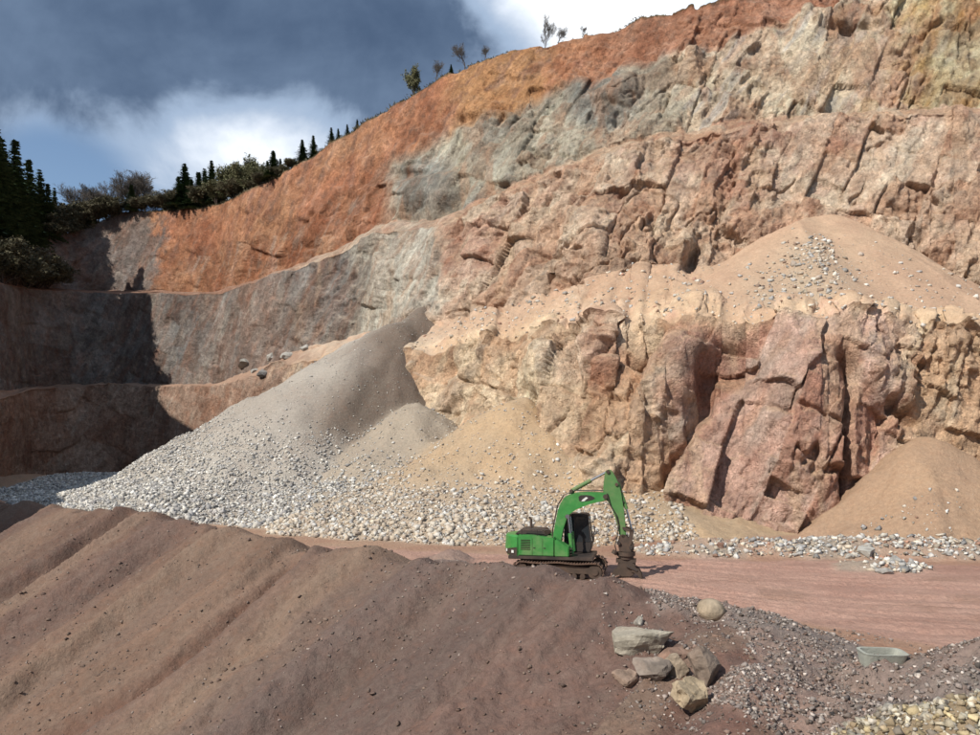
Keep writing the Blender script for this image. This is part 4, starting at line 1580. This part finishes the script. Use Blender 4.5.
fin('front_guard', b, BLK, cab)

# boom
def rounded(poly, it=1):
    for _ in range(it):
        out = []
        for i in range(len(poly)):
            a, c = poly[i], poly[(i + 1) % len(poly)]
            out.append((a[0] * .78 + c[0] * .22, a[1] * .78 + c[1] * .22))
            out.append((a[0] * .22 + c[0] * .78, a[1] * .22 + c[1] * .78))
        poly = out
    return poly


BY0, BY1 = -.34, .14
boom_prof = [(-.42, 1.12), (-.22, 1.02), (-.02, 1.20), (.10, 2.1), (.34, 3.02), (.90, 3.36), (1.6, 3.62), (2.22, 3.74), (2.36, 3.92), (2.24, 4.14), (1.5, 4.16), (.78, 4.14), (.24, 3.93), (-.06, 3.45), (-.30, 2.3)]
b = bmesh.new()
bm_prism(b, rounded(boom_prof), BY0, BY1)
boom = fin('boom', b, G, ex, .03)
b = bmesh.new()
bm_prism(b, rounded([(.95, 3.66), (1.55, 3.76), (1.75, 3.88), (1.45, 4.02), (.9, 4.0)]), BY0 - .012, BY0 + .0)
fin('decal', b, BLK, boom)
b = bmesh.new()
bm_prism(b, [(1.05, 3.70), (1.2, 3.72), (1.38, 3.88), (1.28, 3.92), (1.12, 3.80)], BY0 - .018, BY0 - .013)
fin('lettering', b, WHT, boom)
for (p_, q_) in (((-.22, 1.3), .11), ((2.22, 3.93), .10), ((.36, 2.95), .10), ((.55, 4.20), .08)):
    b = bmesh.new()
    bm_tube(b, (p_[0], BY0 - .06, p_[1]), (p_[0], BY1 + .06, p_[1]), q_, n=18)
    fin('pin', b, STEEL, boom)
for y in (BY0 - .17, BY1 + .17):       # boom rams
    b = bmesh.new()
    bm_tube(b, (.62, y, 1.18), (.52, y, 2.15), .10, n=16)
    ram = fin('boom_cylinder', b, G, boom)
    b = bmesh.new()
    bm_tube(b, (.52, y, 2.15), (.42, y, 2.98), .055, n=12)
    bm_tube(b, (.40, y - .08, 2.98), (.40, y + .08, 2.98), .10, n=14)
    fin('piston_rod', b, CHROME, ram)
b = bmesh.new()                          # hoses over the back of the boom
for y in (-.2, -.1, 0.0):
    curve_tube(b, [(-.44, y, 1.35), (-.38, y, 2.3), (-.14, y, 3.48), (.18, y, 4.0), (.7, y, 4.22), (1.5, y, 4.22), (2.1, y, 4.24), (2.25, y, 4.42)], .025, 6)
fin('hose', b, BLK, boom)
b = bmesh.new()
bm_tube(b, (.60, -.10, 4.22), (1.50, -.10, 4.72), .105, n=16)
bm_prism(b, [(.42, 4.05), (.72, 4.05), (.62, 4.30), (.52, 4.30)], -.16, -.04)
sc_ = fin('stick_cylinder', b, G2, boom)
b = bmesh.new()
bm_tube(b, (1.50, -.10, 4.72), (2.32, -.10, 5.17), .058, n=12)
fin('piston_rod', b, CHROME, sc_)
b = bmesh.new()
bm_tube(b, (.95, BY0 - .02, 3.25), (.95, BY0 - .14, 3.22), .08, n=12)
fin('work_light', b, WHT, boom)

# stick
stick_prof = [(2.20, 5.20), (2.42, 5.28), (2.60, 5.10), (2.92, 4.42), (3.10, 3.3), (3.22, 2.05), (3.10, 1.92), (2.92, 1.95), (2.72, 2.83), (2.40, 3.70), (2.16, 3.84), (2.10, 4.3), (2.16, 4.87)]
b = bmesh.new()
bm_prism(b, rounded(stick_prof), -.29, .09)
stick = fin('stick', b, G2, ex, .025)
for (x, z, r) in ((2.22, 3.95, .12), (2.34, 5.16, .09), (3.08, 2.05, .09), (2.75, 4.55, .08)):
    b = bmesh.new()
    bm_tube(b, (x, -.36, z), (x, .16, z), r, n=18)
    fin('pin', b, STEEL, stick)
b = bmesh.new()
bm_tube(b, (2.80, -.10, 4.60), (3.22, -.10, 3.35), .09, n=16)
bc = fin('bucket_cylinder', b, G2, stick)
b = bmesh.new()
bm_tube(b, (3.22, -.10, 3.35), (3.48, -.10, 2.30), .05, n=12)
fin('piston_rod', b, CHROME, bc)
b = bmesh.new()
for y in (-.32, -.36):
    curve_tube(b, [(2.3, y, 4.1), (2.45, y, 3.55), (2.72, y - .05, 3.1), (2.85, y, 2.6), (2.80, y - .1, 2.1), (2.68, y - .12, 1.6), (2.78, y - .05, 1.15), (3.0, y, .95)], .028, 6)
fin('hose', b, BLK, stick)
b = bmesh.new()
for (x, z) in ((3.0, 4.2), (3.08, 3.7), (3.16, 3.1), (3.22, 2.6)):
    bm_box(b, (x - .02, -.1, z), (.10, .3, .07))
fin('hose_clamp', b, BLK, stick)

# linkage, coupler, rotator and grab
b = bmesh.new()
for y in (-.36, .16):
    bm_prism(b, rounded([(3.38, 2.42), (3.58, 2.38), (3.50, 1.75), (3.36, 1.52), (3.28, 1.62)]), y - .03, y + .03)
    bm_prism(b, rounded([(3.02, 2.5), (3.16, 2.5), (3.52, 2.36), (3.50, 2.24), (3.05, 2.36)]), y - .03, y + .03)
lk = fin('linkage', b, STEEL, ex)
b = bmesh.new()
bm_prism(b, rounded([(2.88, 2.10), (3.12, 2.16), (3.52, 1.80), (3.60, 1.45), (3.50, 1.28), (2.90, 1.28), (2.82, 1.6)]), -.36, .16)
cp = fin('coupler', b, STEEL, ex, .02)
b = bmesh.new()
bm_tube(b, (2.86, -.46, 1.72), (2.86, .26, 1.72), .09, n=14)
bm_tube(b, (3.44, -.46, 1.52), (3.44, .26, 1.52), .09, n=14)
fin('pin', b, BLK, cp)
b = bmesh.new()
bm_tube(b, (2.70, -.42, 1.35), (2.62, -.42, 1.2), .13, n=16)
fin('swivel_cap', b, STEEL, cp)
b = bmesh.new()
bm_tube(b, (3.20, -.10, 1.28), (3.20, -.10, 1.10), .44, n=28)
bm_tube(b, (3.20, -.10, 1.10), (3.20, -.10, .94), .36, n=28)
bm_box(b, (3.20, -.10, .86), (.95, .56, .16))
fin('rotator', b, STEEL, ex)
gr = link('grab', None, ex)
b = bmesh.new()
bm_prism(b, rounded([(2.82, .80), (3.62, .80), (3.68, .45), (3.52, .12), (2.92, .10), (2.76, .42)]), -.44, .24)
fin('grab_body', b, STEEL, gr, .02)
for y in (-.46, -.10, .26):
    b = bmesh.new()
    bm_prism(b, [(3.50, .66), (3.80, .50), (3.96, .22), (3.98, -.12), (3.86, .02), (3.78, .22), (3.60, .34), (3.46, .36)], y - .045, y + .045)
    fin('tine', b, STEEL, gr, .01)
for y in (-.40, .20):
    b = bmesh.new()
    bm_prism(b, [(2.90, .50), (2.62, .36), (2.50, .16), (2.52, -.02), (2.66, .12), (2.82, .18), (2.98, .20)], y - .045, y + .045)
    fin('tine', b, STEEL, gr, .01)
b = bmesh.new()
bm_tube(b, (3.25, -.5, .62), (3.75, -.5, .42), .05, n=10)
fin('grab_cylinder', b, BLK, gr)

# ------------------------------------------------------------------ trees
def mat_leaf(name, c0, c1, rough=.7, nscale=.6):
    m = bpy.data.materials.new(name)
    m.use_nodes = True
    k = NT(m.node_tree)
    geo = k.n('ShaderNodeNewGeometry')
    n1 = k.noise(geo.outputs['Position'], nscale, 4, .6)
    inf = k.n('ShaderNodeObjectInfo')
    f_ = k.math('ADD', k.math('MULTIPLY', k.ramp(n1, .3, .7), .7), k.math('MULTIPLY', inf.outputs['Random'], .3))
    c = k.mix(f_, c0, c1)
    bs = k.n('ShaderNodeBsdfPrincipled')
    k.set(bs.inputs['Base Color'], c)
    bs.inputs['Roughness'].default_value = rough
    bs.inputs['Specular IOR Level'].default_value = .2
    o = k.n('ShaderNodeOutputMaterial')
    k.t.links.new(bs.outputs[0], o.inputs[0])
    return m


M_NEEDLE = mat_leaf('spruce_needles', (.042, .072, .036), (.088, .125, .055))
M_LARCH = mat_leaf('spring_leaves', (.12, .125, .060), (.20, .19, .105))
M_OLIVE = mat_leaf('olive_twigs', (.085, .078, .045), (.14, .12, .072))
M_TWIG = mat_leaf('bare_twigs', (.10, .085, .072), (.16, .135, .115))
M_BARK = mat_flat('bark', (.07, .05, .038), .9, var=.3, nscale=3)


def conifer(seed, dens=1.0):
    """unit-height spruce: trunk mesh, crown mesh"""
    r = random.Random(seed)
    bm = bmesh.new()
    bm_tube(bm, (0, 0, -.06), (0, 0, .98), .016, .002, n=7)
    bmesh.ops.recalc_face_normals(bm, faces=bm.faces)
    tm = bpy.data.meshes.new('trunk')
    bm.to_mesh(tm)
    bm.free()
    V, Fc = [], []
    levels = 30
    for i in range(levels):
        t = (i + r.random() * .6) / levels
        z0 = .07 + .92 * t
        rad = .25 * (1 - t) ** .85 * r.uniform(.7, 1.15) + .012
        nb = max(6, int((17 - 10 * t) * dens))
        for j in range(nb):
            a = 2 * math.pi * (j + r.random()) / nb
            L = rad * r.uniform(.6, 1.2)
            droop = -.30 * L * (1 - t) + .10 * L * t
            ca, sa = math.cos(a), math.sin(a)
            steps = max(2, int(L / .03))
            for k in range(steps):
                f0 = (k + .2) / steps
                x, y, z = ca * L * f0, sa * L * f0, z0 + droop * f0 * f0
                for sgn in (-1, 1, 0):
                    b_ = a + sgn * r.uniform(.5, 1.2)
                    ll = r.uniform(.032, .066) * (1.15 - .45 * f0) * (1.1 - .4 * t)
                    hw = ll * .42
                    dx, dy = math.cos(b_) * ll, math.sin(b_) * ll
                    px_, py_ = -math.sin(b_) * hw, math.cos(b_) * hw
                    dz = r.uniform(-.55, .15) * ll
                    n0 = len(V)
                    V += [(x - px_, y - py_, z), (x + px_, y + py_, z - hw * .8), (x + dx, y + dy, z + dz)]
                    Fc.append((n0, n0 + 1, n0 + 2))
    cm = np_mesh('crown', V, Fc)
    return tm, cm


def broadleaf(seed, leafy=0.0, stems=1, spread=.5, twigs=3):
    """unit-height bare or budding tree: trunk/limb mesh, twig mesh"""
    r = random.Random(seed)
    TV, TF, CVv, CFf = [], [], [], []

    def seg(Vv, Ff, a, b, ra, rb, n=4):
        d = (b - a)
        q = d.to_track_quat('Z', 'Y')
        n0 = len(Vv)
        for c, rr in ((a, ra), (b, rb)):
            for k in range(n):
                t = 2 * math.pi * k / n
                Vv.append(tuple(c + q @ Vector((rr * math.cos(t), rr * math.sin(t), 0))))
        for k in range(n):
            Ff.append((n0 + k, n0 + (k + 1) % n, n0 + n + (k + 1) % n, n0 + n + k))

    def grow(p, d, L, rad, lev):
        nseg = 3 if lev < 3 else 2
        for i in range(nseg):
            d = (d + Vector((r.gauss(0, .13), r.gauss(0, .13), r.gauss(.05, .10)))).normalized()
            q = p + d * (L / nseg)
            r2 = rad * .8
            if lev < 3:
                seg(TV, TF, p, q, rad, r2, 5)
            else:
                seg(CVv, CFf, p, q, rad, r2, 3)
            p, rad = q, r2
            if lev < 5 and (i > 0 or lev > 0):
                for _ in range(r.randint(1, 2) if lev < 3 else twigs - 1):
                    ax = Vector((r.gauss(0, 1), r.gauss(0, 1), r.gauss(.35, .5))).normalized()
                    nd = (d * .75 + ax * spread * 1.3).normalized()
                    grow(p, nd, L * r.uniform(.5, .75), max(rad * .6, .0014), lev + 1)
            if lev >= 3 and leafy:
                for _ in range(int(leafy)):
                    c = p + Vector((r.gauss(0, .014), r.gauss(0, .014), r.gauss(0, .014)))
                    s_ = r.uniform(.006, .014)
                    n0 = len(CVv)
                    for _k in range(4):
                        CVv.append(tuple(c + Vector((r.gauss(0, s_), r.gauss(0, s_), r.gauss(0, s_)))))
                    CFf.append((n0, n0 + 1, n0 + 2, n0 + 3))
        if lev < 5:
            grow(p, (d + Vector((r.gauss(0, .3), r.gauss(0, .3), .1))).normalized(), L * .6, max(rad * .8, .0014), lev + 1)

    for s_ in range(stems):
        sg = {1: .08, 3: .16}.get(stems, .45)
        d0 = Vector((r.gauss(0, sg), r.gauss(0, sg), 1)).normalized()
        grow(Vector((0, 0, -.04)), d0, .34 if stems == 1 else .30, .020 if stems == 1 else .010, 0 if stems == 1 else 1)
    zmax = max(max(v[2] for v in TV), max(v[2] for v in CVv))
    TV = np.array(TV) / zmax
    CVa = np.array(CVv) / zmax
    return np_mesh('trunk', TV, TF), np_mesh('crown', CVa, CFf)


CON = [conifer(s_) for s_ in (1, 2, 3, 4)]
BARE = [broadleaf(s_, 0, 1, .5) for s_ in (11, 12, 13)]
LEAFY = [broadleaf(s_, 1, 3, .30) for s_ in (21, 22, 23)]
SHRUB = [broadleaf(s_, 1, 6, .5) for s_ in (31, 32, 33)]
for tm, cm in CON:
    tm.materials.append(M_BARK); cm.materials.append(M_NEEDLE)
for tm, cm in BARE:
    tm.materials.append(M_BARK); cm.materials.append(M_TWIG)
for tm, cm in LEAFY:
    tm.materials.append(M_BARK); cm.materials.append(M_LARCH)
for tm, cm in SHRUB:
    tm.materials.append(M_BARK); cm.materials.append(M_OLIVE)
rim_row = sum(counts[:6])
rimX, rimY, rimZ = [a.reshape(NV, NU)[rim_row] for a in (X2, Y2, Z2)]
ben_row = sum(counts[:3]) + counts[3] // 2
benX, benY, benZ = [a.reshape(NV, NU)[ben_row] for a in (X2, Y2, Z2)]


def plant(kind, px, top, label, cat, group=None, back=1.0, wid=1.0, bench=False, sink=0.0, name=None):
    i = int(np.argmin(np.abs(U - px)))
    bx_, by_, bz_ = (benX[i], benY[i], benZ[i]) if bench else (rimX[i], rimY[i], rimZ[i])
    yy = by_ + back
    xx = (px - 490) / F * yy
    ztop = EYE + (HZ - top) / F * yy
    zb_ = bz_ - sink + (.033 * back if not bench else 0)
    h = max(ztop - zb_, 1.0)
    lib = {'conifer': CON, 'bare': BARE, 'leafy': LEAFY, 'shrub': SHRUB}[kind]
    tm, cm = lib[random.randrange(len(lib))]
    nm = name or {'conifer': 'spruce_tree', 'bare': 'bare_tree', 'leafy': 'budding_tree', 'shrub': 'shrub'}[kind]
    root = link(nm, None)
    root.location = (xx, yy, zb_)
    root.rotation_euler = (0, 0, random.uniform(0, 6.28))
    root.scale = (h * wid, h * wid, h)
    link('trunk', tm, root)
    link('crown', cm, root)
    return tag(root, label, cat, group)


GL = 'tall dark spruces at the corner of the quarry'
for (px, top, back, wid) in ((-5, 126, 1, 1.0), (1, 137, 4, 1.0), (14, 137, 2, 1.05), (8, 160, .5, 1.1), (28, 157, 3, 1.0), (21, 176, .5, 1.1), (39, 168, 2, 1.0), (47, 182, 1, 1.05), (54, 187, 3, .9), (34, 195, .3, 1.1)):
    plant('conifer', px, top, 'unseen tall spruce added beyond the dense stand to shade the quarry corner', 'spruce', GL, back, wid)
for (px, top, wid) in ((3, 232, 1.4), (14, 238, 1.5), (26, 246, 1.5), (37, 252, 1.5), (47, 256, 1.6)):
    plant('shrub', px, top, 'olive shrub growing on the shaded ledge below the dense spruce stand', 'shrub', 'shrubs on the shaded ledge', .0, wid, bench=True)
for (px, top) in ((-22, 112), (-40, 96), (-60, 86)):  # extra spruces out of view, added to cast shade on the left wall
    plant('conifer', px, top, 'unseen tall spruce added beyond the dense stand to shade the quarry corner', 'spruce', GL, 2, 1.0)
for (px, top, back, wid) in ((66, 200, 1, 1.3), (58, 212, 0, 1.5), (74, 206, 1, 1.4), (84, 198, 1, 1.3), (50, 222, -1, 1.5), (97, 200, 0, 1.4), (112, 196, 0, 1.5), (143, 196, 0, 1.3), (155, 193, 1, 1.2), (166, 194, 1, 1.2)):
    plant('shrub', px, top, 'olive-brown leafless shrub in the thicket between the spruces', 'shrub', 'shrubs in the thicket on the rim', back, wid)
for (px, top, back, wid) in ((80, 186, 5, 1.1), (93, 178, 4, 1.1), (106, 182, 6, 1.1), (120, 172, 3, 1.1), (133, 165, 4, 1.2), (146, 172, 5, 1.1), (100, 186, 9, 1.2), (128, 178, 9, 1.2)):
    plant('bare', px, top, 'grey bare broadleaf tree rising from the thicket on the rim', 'tree', 'bare trees in the thicket', back, wid)
for (px, top) in ((131, 184), (92, 207), (70, 216)):
    plant('conifer', px, top, 'small dark spruce half hidden in the olive thicket', 'spruce', 'small spruces in the thicket', -.3, 1.5)
plant('conifer', 184, 163, 'dark broad spruce at the near end of the short row beside the thicket', 'spruce', None, 2, 1.5)
plant('conifer', 198, 171, 'lower dark spruce between two taller ones in the short row', 'spruce', None, 3, 1.5)
plant('conifer', 211, 160, 'slender dark spruce next to the pale green trees', 'spruce', None, 2, 1.25)
plant('conifer', 191, 178, 'smallest dark spruce in front of the broad spruce', 'spruce', None, 1, 1.3)
for (px, top, back, wid) in ((222, 166, 2, 1.0), (231, 163, 4, 1.0), (240, 157, 2, 1.0), (249, 156, 3, 1.0), (258, 163, 2, 1.1), (228, 176, .5, 1.4), (244, 172, .5, 1.4), (217, 180, .5, 1.3)):
    plant('leafy', px, top, 'pale green budding tree in the row between the slender spruce and the lone spruce', 'tree', 'budding trees on the rim', back, wid)
for (px, top, wid) in ((172, 188, 1.4), (205, 182, 1.5), (235, 178, 1.5), (262, 172, 1.4), (252, 178, 1.5), (279, 164, 1.4), (290, 158, 1.3)):
    plant('shrub', px, top, 'low olive bush filling the gaps among the spruces and budding trees', 'bush', 'bushes along the rim', .6, wid, name='bush')
for (px, top, wid) in ((178, 176, 1.3), (204, 168, 1.3), (219, 172, 1.2), (267, 160, 1.2), (280, 158, 1.2)):
    plant('conifer', px, top, 'young dark spruce among the bushes along the rim', 'spruce', 'young spruces along the rim', 4, wid)
plant('conifer', 273, 150, 'lone small spruce past the pale green trees', 'spruce', None, 1, 1.6)
plant('conifer', 302, 139, 'leaning small spruce standing on the sloping rim', 'spruce', None, 2, 1.4)
plant('conifer', 313, 135, 'small spruce right behind the leaning one on the sloping rim', 'spruce', None, 4, 1.2)
for (px, top) in ((331, 127), (338, 128), (347, 124), (357, 119)):
    plant('conifer', px, top, 'tiny distant spruce peeking over the sloping orange rim', 'spruce', 'tiny spruces over the rim', 6, 1.1)
plant('leafy', 414, 64, 'small rounded pale green tree alone on the orange rim', 'tree', None, 1.5, .75)
plant('bare', 436, 57, 'thin bare tree next to the rounded green tree on the rim', 'tree', None, 1.5, 1.0)
plant('conifer', 451, 64, 'tiny dark spruce between two bare trees on the rim', 'spruce', None, 1, 1.2)
plant('bare', 465, 41, 'tall thin bare tree on the rim above the grey rock', 'tree', None, 1.5, .9)
plant('bare', 485, 43, 'low bushy bare sapling on the orange rim', 'tree', None, 1, 1.0)
plant('bare', 545, 14, 'very thin bare sapling at the top of the orange rim', 'tree', None, 4, .45)
plant('bare', 558, 25, 'small grey shrub beside the very thin sapling', 'shrub', None, 1, 1.1)
plant('bare', 583, 26, 'tiny grey shrub at the highest stretch of the rim', 'shrub', None, 1, .8)

# grass and heather along the rim
V, Fc = [], []
for _ in range(9000):
    i = int(rng.integers(40, int(NU * .66)))
    b_ = abs(rng.normal()) * 1.2
    hgt = rng.uniform(.12, .55) * (1.0 if U[i] < 420 else .6)
    x, y, z = rimX[i] + rng.normal() * .3, rimY[i] + b_, rimZ[i] - .05 + .03 * b_
    a = rng.uniform(0, 6.28)
    w_ = .10
    n0 = len(V)
    V += [(x - w_ * math.cos(a), y - w_ * math.sin(a), z), (x + w_ * math.cos(a), y + w_ * math.sin(a), z), (x + rng.normal() * .15, y + rng.normal() * .15, z + hgt)]
    Fc.append((n0, n0 + 1, n0 + 2))
tag(link('rim_grass', np_mesh('rim_grass', V, Fc), None, M_OLIVE), 'dry grass and heather fringing the rim of the quarry', kind='stuff')
